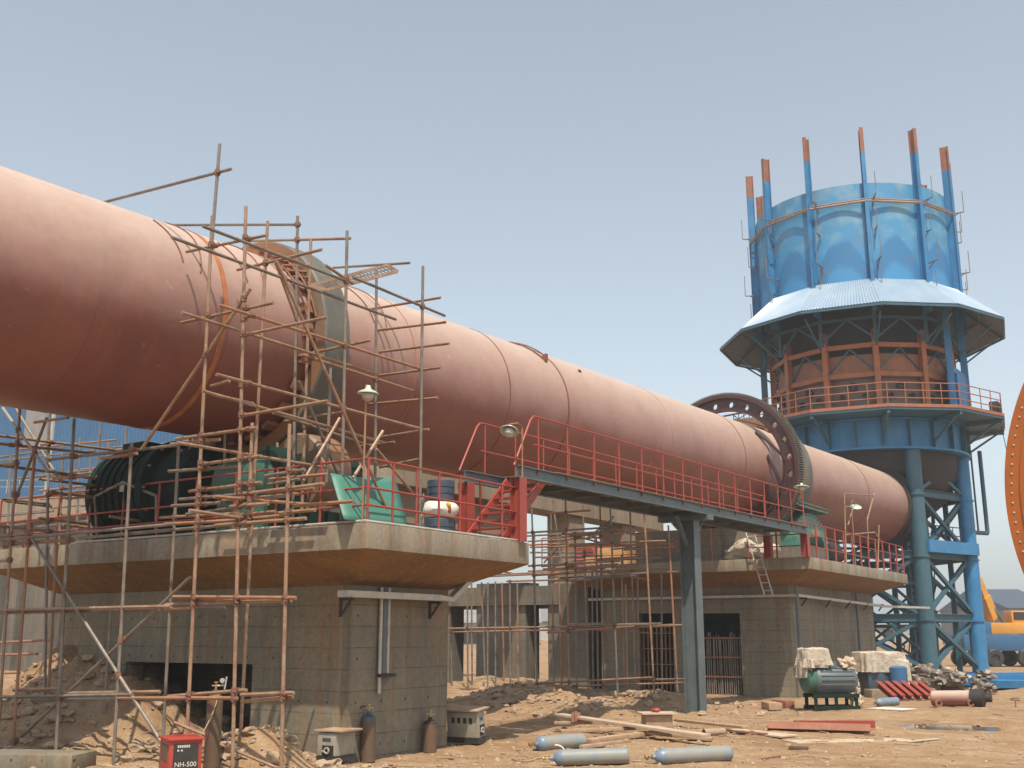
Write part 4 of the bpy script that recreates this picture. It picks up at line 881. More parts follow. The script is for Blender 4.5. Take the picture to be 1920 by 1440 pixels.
for it in ((986, 999, 1156, 988, M3_), (988, 1005, 1132, 997, M1), (990, 1015, 1137, 1007, M1), (1067, 1021, 1248, 1014, M3_), (994, 1026, 1262, 1020, M1), (994, 1036, 1110, 1036, M2), (1040, 1059, 1162, 1052, M3_), (1091, 1065, 1210, 1060, M1),
    (869, 1083, 1213, 1067, M1), (920, 1078, 1100, 1070, M2), (950, 1090, 1050, 1087, M1), (1120, 1080, 1270, 1072, M1), (1025, 963, 1107, 957, M3_), (1170, 1031, 1262, 1026, M1), (1000, 1045, 1130, 1042, M2), (985, 1022, 1060, 1019, M1),
    (802, 1179, 1278, 1172, M1), (802, 1186, 1050, 1181, M2), (1067, 1173, 1240, 1169, M3_), (1100, 1181, 1190, 1174, M3_), (800, 1292, 1060, 1289, M1), (960, 1284, 1227, 1270, M3_), (990, 1289, 1282, 1280, M1), (860, 1289, 1000, 1286, M2), (1200, 1176, 1280, 1173, M1), (1230, 1274, 1300, 1273, M1)):
    mid.append(('ledger', it[:4], it[4], rnd.choice((T, T, TO, TG))))
for it in ((1053, 999, 1140, 1021, ('X', -16.5)), (1140, 988, 1267, 1026, ('X', -14.6)), (1064, 1060, 1219, 1088, ('X', -15.5)), (1067, 1178, 1224, 1187, ('X', -15.5)), (1100, 1002, 1200, 1032, ('X', -15)), (880, 1060, 960, 1075, ('X', -20))):
    mid.append(('ledger', it[:4], it[4], TO))
for it in ((1036, 937, 1053, 1060, M1), (1100, 1010, 1145, 975, M1), (1020, 1055, 1060, 1010, M1), (1125, 1010, 1150, 968, M1)): mid.append(('brace', it[:4], it[4], TG))
for i in range(26):
    Yk = r2.choice((26.5, 28.6, 29.6, 30.6)); x0 = r2.uniform(985, 1150); y0_ = r2.choice((r2.uniform(995, 1060), r2.uniform(1060, 1092), r2.uniform(1170, 1188))); L_px = r2.uniform(50, 150)
    mid.append(('ledger', (x0, y0_, min(x0+L_px, 1262), y0_-L_px*0.05+r2.uniform(-3, 3)), ('Y', Yk), r2.choice((TG, T, TO))))
for xa in (820, 903, 941, 970, 1048, 1118, 1165, 1195, 1240):
    mid.append(('standard', (xa, r2.uniform(1000, 1080) if xa > 985 else 1092, xa+r2.uniform(1, 8), 1330), ('Y', r2.choice((29.6, 30.6))), r2.choice((TG, TG, T, TO)), 1))
scaffold('rusty tube scaffold in the gap between the two piers', mid, 0.028, (-15.5, 28.0, 0), maxc=80)
# scaffold board grid
bg_ = thing('scaffold_board', pX(660, 520, -11.4), 'narrow steel mesh scaffold board on the top ledger', 'scaffold board')
q = [pX(578, 536, -11.9), pX(728, 497, -11.2), pX(745, 509, -11.0), pX(612, 544, -11.7)]
q = [Vector((p.x, p.y, p.z)) for p in q]
for a, b in ((0, 1), (1, 2), (2, 3), (3, 0)): mb = MB(); mb.bar(q[a], q[b], 0.03, 0.05); part(bg_, 'frame', mb, tube_m)
mb = MB()
for i in range(1, 22): u = i/22; mb.bar(q[0].lerp(q[1], u), q[3].lerp(q[2], u), 0.022, 0.02)
mb.bar(q[0].lerp(q[3], .5), q[1].lerp(q[2], .5), 0.022, 0.02); part(bg_, 'mesh', mb, tubeg_m)

# ------------------------------------------------------------------ preheater tower
TC = Vector((-14.46, 54.10, 0)); tdir = (-TC).normalized(); rdir = Vector((-tdir.y, tdir.x, 0))
if rdir.dot(RT) < 0: rdir = -rdir
def tp(psi, r, z): return TC + (tdir*math.cos(R(psi)) + rdir*math.sin(R(psi)))*r + Vector((0, 0, z))
PSI = [9+30*k for k in range(12)]
tw = thing('preheater_tower', TC, 'tall blue and orange round preheater tower with steel legs at the kiln end', 'tower')
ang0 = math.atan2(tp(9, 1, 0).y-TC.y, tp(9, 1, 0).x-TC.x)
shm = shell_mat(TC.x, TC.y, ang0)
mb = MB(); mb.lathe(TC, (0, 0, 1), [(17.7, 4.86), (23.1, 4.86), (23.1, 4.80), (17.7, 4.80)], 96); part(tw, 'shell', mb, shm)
for k, ps in enumerate(PSI):
    zt_ = 25.85 + 0.12*math.sin(k*2.3); d = (tp(ps, 1, 0)-TC).normalized(); sd = Vector((-d.y, d.x, 0)); c = tp(ps, 5.06, 0)
    o = MB(); o.ibeam(c+Vector((0, 0, 16.6)), c+Vector((0, 0, zt_-1.25)), 0.18, 0.38, 0.03, up=d); po = part(tw, 'post', o, blue_m)
    o = MB(); o.ibeam(c+Vector((0, 0, zt_-1.25)), c+Vector((0, 0, zt_)), 0.18, 0.38, 0.03, up=d); part(tw, 'post_end', o, rustp_m)
mb = MB()
for k in range(12):
    a, b = tp(PSI[k]-30, 5.22, 22.05), tp(PSI[k], 5.22, 22.05); mb.tube(a, b, 0.055, 8); mb.tube(a+Vector((0, 0, .12)), b+Vector((0, 0, .10)), 0.035, 8)
part(tw, 'ring_pole', mb, tube_m)
for k in range(12):
    for z in (22.05, 18.9):
        for i, dz in ((0, 0), (1, -1.55)):
            if z < 20 and i == 0 and k % 2: pass
            mb = MB(); a = tp(PSI[k]+4, 4.86, z+dz+0.2); b = tp(PSI[k]+4, 5.62-0.25*i, z+dz+0.2); mb.tube(a, b, 0.028, 6); mb.tube(b, b+Vector((0, 0, 1.1)), 0.02, 6); mb.tube(a+Vector((0, 0, -.35)), b.lerp(a, .3), 0.02, 6)
            part(tw, 'bracket', mb, tubeg_m)
# corrugated skirt roof
for k in range(12):
    a0_, a1_ = PSI[k]-30, PSI[k]; mb = MB(); N = 26
    pi0, pi1 = tp(a0_, 5.02, 18.2), tp(a1_, 5.02, 18.2); po0, po1 = tp(a0_, 7.0, 16.45), tp(a1_, 7.0, 16.45)
    nrm = (po1-po0).cross(pi0-po0).normalized(); nrm = nrm if nrm.z > 0 else -nrm
    vs = []; fs = []
    for i in range(N*2+1):
        u = i/(N*2); off = nrm*(0.045 if i % 2 else 0.0); vs += [po0.lerp(po1, u)+off, pi0.lerp(pi1, u)+off]
    for i in range(N*2): fs.append([2*i, 2*i+2, 2*i+3, 2*i+1])
    mb.add(vs, fs); mb.cur = 1
    mb.add([po0-nrm*.03, po1-nrm*.03, pi1-nrm*.03, pi0-nrm*.03], [[0, 1, 2, 3]])
    part(tw, 'roof_panel', mb, [roof_m, roofu_m], smooth=False)
mb = MB()
for k in range(12):
    mb.bar(tp(PSI[k]-30, 7.0, 16.36), tp(PSI[k], 7.0, 16.36), 0.08, 0.10); mb.bar(tp(PSI[k], 4.9, 18.05), tp(PSI[k], 6.95, 16.3), 0.08, 0.10)
    mb.bar(tp(PSI[k]-30, 5.9, 17.2), tp(PSI[k], 5.9, 17.2), 0.06, 0.08); mb.bar(tp(PSI[k], 4.9, 15.0), tp(PSI[k], 6.5, 16.2), 0.07, 0.08)
part(tw, 'roof_frame', mb, blued_m)
# body
mb = MB(); mb.lathe(TC, (0, 0, 1), [(13.6, 4.22), (14.75, 4.22), (14.75, 3.7), (15.6, 3.7)], 48); part(tw, 'furnace_body', mb, orange_m, ang=20)
mb = MB(); mb.lathe(TC, (0, 0, 1), [(11.8, 4.15), (13.7, 4.15)], 48); part(tw, 'furnace_base', mb, mat('brown grey firebrick casing', (0.12, 0.08, 0.062), (0.17, 0.10, 0.07), rough=0.75, scale=1.2, c3=(0.30, 0.12, 0.05), thr=0.62, streak=0.3), ang=20)
mb = MB(); mb.lathe(TC, (0, 0, 1), [(14.8, 3.85), (17.6, 3.85), (17.75, 4.8)], 48); part(tw, 'upper_drum', mb, dark_m)
for k in range(12):
    mb = MB(); c = tp(PSI[k], 4.42, 0); d = (tp(PSI[k], 1, 0)-TC).normalized(); mb.ibeam(c+Vector((0, 0, 11.8)), c+Vector((0, 0, 15.9)), 0.26, 0.26, 0.03, up=d); part(tw, 'body_post', mb, orangep_m)
for z, rr in ((15.15, 4.45), (13.75, 4.4), (12.0, 4.4)):
    mb = MB(); mb.lathe(TC, (0, 0, 1), [(z-.11, rr-.06), (z-.11, rr+.06), (z+.11, rr+.06), (z+.11, rr-.06), (z-.11, rr-.06)], 12, e=(tp(9, 1, 0)-TC)); part(tw, 'body_ring', mb, orangep_m, smooth=False)
mb = MB()
for k in range(12):
    m0 = tp(PSI[k]-15, 4.75, 16.35); mb.bar(tp(PSI[k]-30, 4.75, 15.35), m0, 0.09, 0.09); mb.bar(tp(PSI[k], 4.75, 15.35), m0, 0.09, 0.09); mb.bar(tp(PSI[k]-30, 4.8, 16.4), tp(PSI[k], 4.8, 16.4), 0.12, 0.14)
    mb.bar(tp(PSI[k], 4.8, 15.2), tp(PSI[k], 4.8, 17.4), 0.14, 0.14)
    mb.bar(tp(PSI[k]-30, 4.3, 13.9), tp(PSI[k]-15, 4.35, 15.0), 0.06, 0.06); mb.bar(tp(PSI[k], 4.3, 13.9), tp(PSI[k]-15, 4.35, 15.0), 0.06, 0.06)
part(tw, 'truss', mb, blued_m)
for k in range(12):
    for (dp, z, r) in ((8, 12.75, 0.13), (22, 12.75, 0.13), (15, 13.2, 0.22)):
        mb = MB(); c = tp(PSI[k]+dp, 4.2, z); d = (c-TC); d.z = 0; d.normalize(); mb.lathe(c-d*0.05, d, [(0, r), (0.12, r), (0.12, r*0.55), (0.0, r*0.5)], 14); part(tw, 'port', mb, dark_m)
# blue cladding on the right side
for pa, pb_, z0, z1 in ((58, 80, 11.8, 13.9),):
    mb = MB(); q0, q1 = tp(pa, 4.75, 0), tp(pb_, 4.75, 0); mb.bar((q0+q1)/2+Vector((0, 0, z0)), (q0+q1)/2+Vector((0, 0, z1)), 0.5, (q1-q0).length*0.98, up=(q1-q0)); part(tw, 'cladding', mb, blue_m)
for ps in (55, 78, -85):
    mb = MB(); mb.bar(tp(ps, 4.85, 11.8), tp(ps, 4.85, 17.6), 0.3, 0.3, up=tdir); part(tw, 'column', mb, blue_m if ps > 0 else blued_m)
mb = MB(); mb.bar(tp(55, 4.85, 14.1), tp(78, 4.85, 13.9), 0.2, 0.3); part(tw, 'column', mb, blue_m)
# platform
PR = 6.55
mb = MB(); mb.lathe(TC, (0, 0, 1), [(11.62, 4.0), (11.62, PR), (11.78, PR), (11.78, 4.0)], 12, e=(tp(9, 1, 0)-TC)); part(tw, 'platform', mb, [blued_m], smooth=False)
mb = MB()
for k in range(12): mb.bar(tp(PSI[k]-30, PR+0.02, 11.80), tp(PSI[k], PR+0.02, 11.80), 0.03, 0.14)
part(tw, 'toe_board', mb, rail2_m)
for k in range(12):
    for z in (0.35, 0.7, 1.05): mb = MB(); mb.tube(tp(PSI[k]-30, PR-.06, 11.8+z), tp(PSI[k], PR-.06, 11.8+z), 0.026, 6); part(tw, 'platform_rail', mb, rail2_m)
    for i in range(4): mb = MB(); p = tp(PSI[k]-30, PR-.06, 11.8).lerp(tp(PSI[k], PR-.06, 11.8), i/4); mb.tube(p, p+Vector((0, 0, 1.05)), 0.024, 6); part(tw, 'platform_post', mb, rail2_m)
mb = MB(); mb.lathe(TC, (0, 0, 1), [(10.15, 4.3), (10.15, 4.72), (10.25, 4.72), (10.25, 4.55), (11.5, 4.55), (11.5, 4.75), (11.6, 4.75), (11.6, 4.3)], 72); part(tw, 'ring_beam', mb, blue_m, ang=30)
for k in range(24):
    mb = MB(); ps = 9+15*k; mb.bar(tp(ps, 4.65, 10.26), tp(ps, 4.65, 11.5), 0.05, 0.2, up=tp(ps, 1, 0)-TC)
    if k % 2 == 0: mb.bar(tp(ps, 4.7, 10.5), tp(ps, 6.3, 11.55), 0.1, 0.1); mb.bar(tp(ps, 4.6, 11.52), tp(ps, 6.5, 11.52), 0.12, 0.16)
    part(tw, 'stiffener', mb, blued_m)
mb = MB(); mb.lathe(TC, (0, 0, 1), [(10.4, 4.28), (10.1, 4.2), (9.3, 4.1), (8.2, 3.6), (7.4, 2.6), (7.4, 0.5)], 40); part(tw, 'hopper', mb, dark_m)
LEG = [27, 84, 152, -150, -95, -34]
for ps in LEG:
    mb = MB(); rr = 4.25; a = tp(ps, rr, -0.2); b = tp(ps, rr, 10.16); mb.tube(a, b, 0.36, 24)
    for z in (2.6, 5.4, 8.2): mb.lathe(tp(ps, rr, z-0.15), (0, 0, 1), [(0, 0.36), (0, 0.42), (0.06, 0.42), (0.06, 0.36)], 24)
    for i in range(6): t = math.pi*i/3; mb.bar(tp(ps, rr, 0.02)+Vector((math.cos(t)*.36, math.sin(t)*.36, 0)), tp(ps, rr, 0.02)+Vector((math.cos(t)*.6, math.sin(t)*.6, 0)), 0.04, 0.3)
    part(tw, 'leg', mb, blued_m if ps != 84 else blue_m)
lv = [0.3, 2.6, 5.4, 8.2, 10.1]
for i in range(6):
    a, b = LEG[i], LEG[(i+1) % 6]
    for j, z in enumerate(lv):
        if b == 27 and j > 2: continue
        if j > 0: mb = MB(); mb.ibeam(tp(a, 4.25, z), tp(b, 4.25, z), 0.22, 0.34, 0.03); part(tw, 'tie_beam', mb, blued_m)
        if j < 4 and not (b == 27 and j > 1):
            z2 = lv[j+1]; mb = MB(); mb.bar(tp(a, 4.2, z), tp(b, 4.2, z2), 0.16, 0.16); mb.bar(tp(b, 4.3, z), tp(a, 4.3, z2), 0.16, 0.16); part(tw, 'brace', mb, blued_m)
# inner stair / secondary lattice
mb = MB()
for k in range(7):
    x0_, x1_ = tp(60+10*k, 1.0+0.4*k, 0.5+1.35*k), tp(120-8*k, 2.8, 1.6+1.35*k); mb.bar(x0_, x1_, 0.18, 0.12)
    for i in range(6): p = x0_.lerp(x1_, i/6); mb.bar(p, p+Vector((0.1, 0.1, 0.9)), 0.05, 0.05)
part(tw, 'stair', mb, blued_m)
IL = [10, 70, 130, 190, 250, 310]
for i in range(6):
    a, b = IL[i], IL[(i+1) % 6]
    for j in range(5):
        z, z2 = 0.3+1.95*j, 0.3+1.95*(j+1)
        if z2 > 6.8 and i in (0, 5): continue
        if z2 > 8.4: continue
        mb = MB(); mb.bar(tp(a, 2.7, z), tp(b, 2.7, z2), 0.10, 0.10); mb.bar(tp(b, 2.75, z), tp(a, 2.75, z2), 0.10, 0.10); mb.bar(tp(a, 2.7, z2), tp(b, 2.7, z2), 0.12, 0.12); part(tw, 'inner_lattice', mb, blued_m)
for ps, rr in ((60, 1.6), (110, 2.6), (140, 1.2), (95, 3.4), (-170, 2.5)):
    mb = MB(); mb.bar(tp(ps, rr, 0), tp(ps, rr, 10), 0.22, 0.22); part(tw, 'inner_post', mb, blued_m)
mb = MB(); a, b = tp(27, 4.3, 5.75), tp(84, 4.3, 5.75); mb.bar(a, b, 0.9, 0.55); part(tw, 'landing', mb, blue_m)
mb = MB()
for s_ in (0, 1):
    for z in (0.6, 1.0): mb.tube(a+Vector((0, 0, z)), b+Vector((0, 0, z)), 0.025, 6)
for i in range(7): p = a.lerp(b, i/6); mb.tube(p, p+Vector((0, 0, 1.0)), 0.022, 6)
part(tw, 'landing_rail', mb, blued_m)
# hanging pipe frame on right side
mb = MB(); a = tp(95, 5.2, 10.6); mb.tube(a, a+Vector((0, 0, -4.0)), 0.10, 8); b = tp(88, 4.7, 10.6); mb.tube(a+Vector((0, 0, -4.0)), tp(86, 4.4, 6.6), 0.10, 8); mb.tube(a+rdir*(-.4), a+rdir*(-.4)+Vector((0, 0, -3.9)), 0.05, 6)
part(tw, 'downpipe', mb, blued_m)
mb = MB(); a = tp(80, 6.2, 11.5); mb.tube(a, Vector((a.x+1.2, a.y-0.5, 0.3)), 0.018, 5)
o = link_mesh('hanging_cable', mb, dark_m); tag(o, 'thin cable hanging from the tower platform to the ground', 'cable')
mb = MB(); a = tp(76, 6.0, 11.8); mb.abox(a.x-0.15, a.x+0.25, a.y-0.3, a.y+0.3, 11.82, 12.6); o = link_mesh('control_box', mb, dark_m, bevel=0.02); tag(o, 'small dark control box on the right end of the tower platform', 'box')

# ------------------------------------------------------------------ orange shell section at the right edge
ctr = pD(2508, 902, 7.6); axd = (CAM-ctr); axd.z = 0; axd.normalize(); 
ring_r = 2.2
og = thing('kiln_section', (ctr.x, ctr.y, 0), 'huge orange primed shell section with rivets cut by the right edge', 'steel drum')
mb = MB(); mb.lathe(ctr, axd, [(-1.4, ring_r-0.05), (-0.03, ring_r-0.05), (-0.03, ring_r), (0.02, ring_r), (0.02, ring_r-0.12), (0.035, ring_r-0.12), (0.05, ring_r-0.4), (0.2, ring_r*0.55), (0.26, 0.3), (0.26, 0)], 160); part(og, 'shell', mb, bigo_m)
mb = MB(); e1_ = axd.cross(UP0).normalized(); e2_ = UP0
for i in range(168):
    t = 2*math.pi*i/168; p = ctr + (e1_*math.cos(t)+e2_*math.sin(t))*(ring_r-0.055) + axd*0.02; mb.lathe(p, axd, [(0, 0.009), (0.006, 0.008), (0.009, 0)], 8)
rv = part(og, 'rivets', mb, white_m); rv['kind'] = 'stuff'
sg = -1 if (e1_.dot(RT) > 0) else 1
for zz_, sg2 in ((-0.06, sg), (-0.06, -sg)):
    mb = MB(); mb.bar(ctr+e1_*sg2*(ring_r-0.42)+axd*0.052+Vector((0, 0, zz_)), ctr+e1_*sg2*ring_r*0.56+axd*0.20+Vector((0, 0, zz_)), 0.012, 0.012); part(og, 'seam', mb, dark_m)
mb = MB(); mb.lathe(ctr, axd, [(0.255, 0.34), (0.285, 0.34), (0.285, 0.26), (0.255, 0.26)], 40); part(og, 'hub_ring', mb, bigo_m)
for s_ in (-1, 1):
    p = ctr + e1_*s_*ring_r*0.5; mb = MB(); zb_ = ctr.z - math.sqrt(ring_r**2-(ring_r*.5)**2) + 0.08
    q = p - axd*0.7; mb.box((q.x, q.y, zb_/2), e1_*0.22, axd*0.6, (0, 0, zb_/2)); part(og, 'support_block', mb, wood_m)

# ------------------------------------------------------------------ gas cylinders
def gas_cyl(base, ax, r, h, mats, label, group=None, name='gas_cylinder', valve=True):
    t = thing(name, base, label, 'gas cylinder', group); ax = Vector(ax).normalized()
    mb = MB(); mb.lathe(base, ax, [(0, 0), (0, r*0.8), (0.03, r), (h*0.86, r)], 32); part(t, 'body', mb, mats[0])
    mb = MB(); mb.lathe(base, ax, [(h*0.86, r), (h*0.90, r*0.97), (h*0.94, r*0.82), (h*0.97, r*0.55), (h*0.985, r*0.32), (h*0.99, 0.035), (h*0.99+0.04, 0.035), (h*0.99+0.04, 0)], 32); part(t, 'shoulder', mb, mats[1])
    if valve:
        mb = MB(); c = Vector(base)+ax*(h+0.03); mb.tube(c, c+ax*0.09, 0.016, 10); s_ = ax.orthogonal(); mb.tube(c+ax*.05-s_*0.04, c+ax*.05+s_*0.05, 0.012, 8); mb.tube(c+ax*0.09, c+ax*0.105, 0.03, 12); part(t, 'valve', mb, brass_m)
    return t
def lay(xa, ya, xb, yb, label, mats, r=0.112):
    a = onG(xa, ya); b = onG(xb, yb); d = (b-a); L2 = d.length; d.normalize()
    za = max(gh(a.x, a.y), 0)+r-0.008
    a = Vector((a.x, a.y, gh(a.x, a.y)+r-0.012)); b = Vector((b.x, b.y, gh(b.x, b.y)+r-0.012))
    gas_cyl(b, (a-b), r, L2, mats, label, 'gas cylinders lying on the ground')
lay(1005, 1409, 1094, 1402, 'short blue ended gas cylinder lying by the timber pile', [bottle_m, bottleb_m], 0.125)
lay(1036, 1436, 1180, 1431, 'long grey gas cylinder lying in front with a hose at its valve', [bottle_m, bottleb_m], 0.115)
lay(1226, 1431, 1370, 1426, 'rightmost long blue grey gas cylinder lying on the soil', [bottle_m, bottleb_m], 0.115)
lay(1645, 1325, 1682, 1322, 'small pale blue gas cylinder lying near the red girders', [bottleb_m, bottleb_m], 0.11)
p = pD(398, 1405, 14.6); p.z = gh(p.x, p.y)
gt = gas_cyl(p, (0, 0, 1), 0.108, pD(398, 1296, 14.9).z-p.z, [rbottle_m, rbottle_m], 'brown gas cylinder with gauge standing beside the red welder')
top = p + Vector((0, 0, pD(398, 1296, 14.9).z-p.z+0.08))
mb = MB(); mb.tube(top-RT*0.03, top+RT*0.12, 0.012, 8); mb.lathe(top+RT*0.09+Vector((0, 0, 0.07))-FW0*0.02, -FW0, [(0, 0), (0, 0.032), (0.025, 0.032), (0.025, 0)], 18); mb.tube(top+RT*0.09, top+RT*0.09+Vector((0, 0, 0.05)), 0.01, 8); mb.tube(top+RT*0.12+Vector((0, 0, -0.05)), top+RT*0.14+Vector((0, 0, 0.12)), 0.012, 8); part(gt, 'regulator', mb, white_m)
h0 = top+RT*0.13
mb = MB(); hp = []
for i in range(14):
    u = i/13; q = pD(411-45*u**1.2 - 37*u**2, 1296+150*u, 14.7-0.5*u); hp.append(q)
mb.path(hp, 0.009, 6); part(gt, 'hose', mb, hose_m)
p = pD(690, 1400, 16.6); p.z = gh(p.x, p.y)-0.02
g2 = gas_cyl(p, (0, 0, 1), 0.115, 0.74, [rbottle_m, drum_m], 'rust brown gas cylinder standing against the near pier wall')
mb = MB(); tp_ = p+Vector((0, 0, 0.81)); mb.path([tp_, tp_-RT*0.1+Vector((0, 0, 0.04)), tp_-RT*0.2+Vector((0, 0, -0.06)), tp_-RT*0.23+Vector((0, 0, -0.5)), tp_-RT*0.2+Vector((0, 0, -0.75))], 0.012, 6); part(g2, 'hose', mb, black_m)
p = pD(806, 1385, 17.8); p.z = gh(p.x, p.y)-0.02
gas_cyl(p, (0, 0, 1), 0.115, 0.55, [rbottle_m, dark_m], 'black gas cylinder standing in shade at the near pier corner')

# ------------------------------------------------------------------ welding machines
def text_on(parent, txt, pos, xdir, ndir, size, m, name='lettering'):
    cu = bpy.data.curves.new(name, 'FONT'); cu.body = txt; cu.size = size; cu.extrude = 0.002; cu.align_x = 'CENTER'; cu.align_y = 'CENTER'
    to = bpy.data.objects.new(name, cu); COL.objects.link(to)
    dg = bpy.context.evaluated_depsgraph_get(); me = bpy.data.meshes.new_from_object(to.evaluated_get(dg)); bpy.data.objects.remove(to)
    o = bpy.data.objects.new(name, me); COL.objects.link(o); me.materials.clear(); me.materials.append(m)
    x = Vector(xdir).normalized(); n_ = Vector(ndir).normalized(); y = n_.cross(x)
    mw = Matrix((x, y, n_)).transposed().to_4x4(); mw.translation = Vector(pos)+n_*0.006
    o.parent = parent; o.matrix_parent_inverse = Matrix.Identity(4); o.matrix_local = Matrix.Translation(-parent.location) @ mw
    return o
# red welder: corner towards camera
pc = pD(326, 1400, 13.9); zt_ = pD(340, 1388, 13.9).z; zb_ = gh(pc.x, pc.y)
rw = thing('welding_machine', (pc.x, pc.y, zb_), 'red arc welder with black front panel and white writing', 'welding machine')
fn = (-FW0*0.86 + RT*0.5).normalized(); fx = Vector((-fn.y, fn.x, 0)); fx = fx if fx.dot(RT) > 0 else -fx
wv_, dp = 0.42, 0.55; sxd = -fn
cfront = pc + RT*0.16
ctrb = Vector((cfront.x, cfront.y, 0)) - fn*dp/2
mb = MB(); mb.box((ctrb.x, ctrb.y, (zt_+zb_)/2), fx*wv_/2, fn*dp/2, (0, 0, (zt_-zb_)/2)); part(rw, 'casing', mb, redp_m, bevel=0.012)
# left visible side faces: rotate casing look by adding a side box panel
mb = MB(); mb.box((ctrb.x, ctrb.y, zt_+0.012), fx*(wv_/2+0.025), fn*(dp/2+0.03), (0, 0, 0.014)); part(rw, 'lid', mb, redp_m, bevel=0.006)
fc = Vector((ctrb.x, ctrb.y, 0)) + fn*(dp/2)
mb = MB(); mb.box((fc.x+fn.x*0.004, fc.y+fn.y*0.004, (zt_+zb_)/2), fx*(wv_/2-0.05), fn*0.004, (0, 0, (zt_-zb_)/2-0.04)); part(rw, 'front_panel', mb, black_m)
base = Vector((fc.x, fc.y, 0))+fn*0.008
text_on(rw, 'NH-500', base+Vector((0, 0, zt_-0.30)), fx, fn, 0.085, whitep_m)
mb = MB()
for k in range(6): mb.box(base-fx*(0.10-0.027*k)+Vector((0, 0, zt_-0.075)), fx*0.010, fn*0.003, (0, 0, 0.014)); mb.box(base-fx*(0.10-0.027*k)+Vector((0, 0, zt_-0.075)), fx*0.003, fn*0.003, (0, 0, 0.017))
for k in range(2): mb.box(base-fx*(0.10-0.045*k)+Vector((0, 0, zt_-0.125)), fx*0.011, fn*0.003, (0, 0, 0.010))
part(rw, 'badge', mb, whitep_m)
mb = MB()
for k in range(5): mb.box(base+Vector((0, 0, zt_-0.40-0.045*k)), fx*(wv_/2-0.07), fn*0.004, (0, 0, 0.008))
part(rw, 'vent', mb, cream_m)
mb = MB()
sd_ = ctrb - fx*(wv_/2+0.004); mb.box((sd_.x, sd_.y, zt_-0.16), fx*0.003, fn*0.18, (0, 0, 0.10)); part(rw, 'side_label', mb, rbottle_m)

def grey_welder(px, py, D, w, dpt, h, yaw, tilt, label, board):
    c = pD(px, py, D); zb = gh(c.x, c.y)
    t = thing('welding_machine', (c.x, c.y, zb), label, 'welding machine')
    fn = (Matrix.Rotation(R(yaw), 3, 'Z') @ (-FW0)); fx = Vector((-fn.y, fn.x, 0)); fx = fx if fx.dot(RT) > 0 else -fx
    Rm = Matrix.Rotation(R(tilt), 3, fn); up = Rm @ UP0; fx2 = Rm @ fx
    b0 = Vector((c.x, c.y, zb+0.05)); cc = b0 + up*h/2
    mb = MB(); mb.box(cc, fx2*w/2, fn*dpt/2, up*h/2); part(t, 'casing', mb, cream_m, bevel=0.01)
    mb = MB(); mb.box(cc-up*(h/2-0.045), fx2*(w/2+0.006), fn*(dpt/2+0.006), up*0.05); part(t, 'base_skid', mb, black_m)
    fc = cc + fn*(dpt/2)
    mb = MB()
    mb.box(fc+fn*0.003, fx2*w*0.36, fn*0.004, up*h*0.12) if False else None
    for k in range(4): mb.box(cc - fx2*(w/2+0.002) + fn*(dpt*(0.28-0.19*k)) + up*h*0.22, fx2*0.004, fn*dpt*0.05, up*h*0.09)
    part(t, 'louvre', mb, black_m)
    mb = MB(); mb.box(fc+fn*0.004-up*h*0.1+fx2*w*0.08, fx2*w*0.30, fn*0.005, up*h*0.17); part(t, 'terminal_panel', mb, dark_m)
    mb = MB(); mb.lathe(fc+fn*0.008-up*h*0.1+fx2*w*0.05, fn, [(0, 0.05), (0.02, 0.05), (0.02, 0.03), (0, 0.03)], 16); mb.tube(fc+fn*0.01-up*h*0.12-fx2*w*.2, fc+fn*0.03-up*h*0.2+fx2*w*.1, 0.012, 6); part(t, 'knob', mb, white_m)
    mb = MB(); mb.box(fc+fn*0.004+up*h*0.27, fx2*w*0.22, fn*0.003, up*h*0.05); part(t, 'label_plate', mb, drum_m)
    b = MB(); b.box(cc+up*(h/2+0.03)+fx2*0.03, fx2*(w*0.62+dpt*0.1), fn*dpt*0.55, up*0.012); bo = link_mesh('cover_board', b, wood_m); tag(bo, board, 'board')
    bo.rotation_euler = (0, 0, 0)
    return t
grey_welder(630, 1412, 16.2, 0.34, 0.48, 0.42, -28, 0, 'dusty grey arc welder at the foot of the near pier under a board', 'thin brown board laid over the dusty grey welder')
grey_welder(875, 1386, 18.8, 0.26, 0.62, 0.52, 62, 6, 'grey arc welder tilted on the soil right of the near pier', 'warped dark board on top of the tilted grey welder')

# ------------------------------------------------------------------ loose stuff on the ground
def plank(xa, ya, xb, yb, w, h, m, label, cat='plank', lift=0.02, name='plank', group=None, lb=None):
    a = onG(xa, ya)+Vector((0, 0, lift+h/2)); b = onG(xb, yb)+Vector((0, 0, (lift if lb is None else lb)+h/2))
    mb = MB(); mb.bar(a, b, w, h); o = link_mesh(name, mb, m, bevel=min(w, h)*0.12); tag(o, label, cat, group); return o
gp = 'planks of the timber pile on the soil'
plank(1048, 1368, 1325, 1398, 0.24, 0.05, wood2_m, 'wide pale plank on top of the timber pile', lift=0.26, lb=0.14, group=gp)
plank(1040, 1374, 1190, 1374, 0.12, 0.06, wood_m, 'reddish batten at the back left of the timber pile', lift=0.16, group=gp)
plank(1050, 1385, 1240, 1377, 0.14, 0.06, wood_m, 'brown batten crossing under the wide pale plank', lift=0.1, group=gp)
plank(1100, 1398, 1225, 1381, 0.20, 0.08, wood_m, 'thick brown timber at the front of the pile', lift=0.03, group=gp)
plank(1090, 1404, 1180, 1393, 0.10, 0.06, wood_m, 'short batten behind the short gas cylinder', lift=0.0, group=gp)
plank(1215, 1385, 1335, 1391, 0.20, 0.06, wood_m, 'dark plank end at the right of the timber pile', lift=0.08, lb=0.02, group=gp)
plank(1270, 1362, 1400, 1377, 0.16, 0.05, wood_m, 'red brown plank between the wooden box and the steel channel', lift=0.1, group=gp)
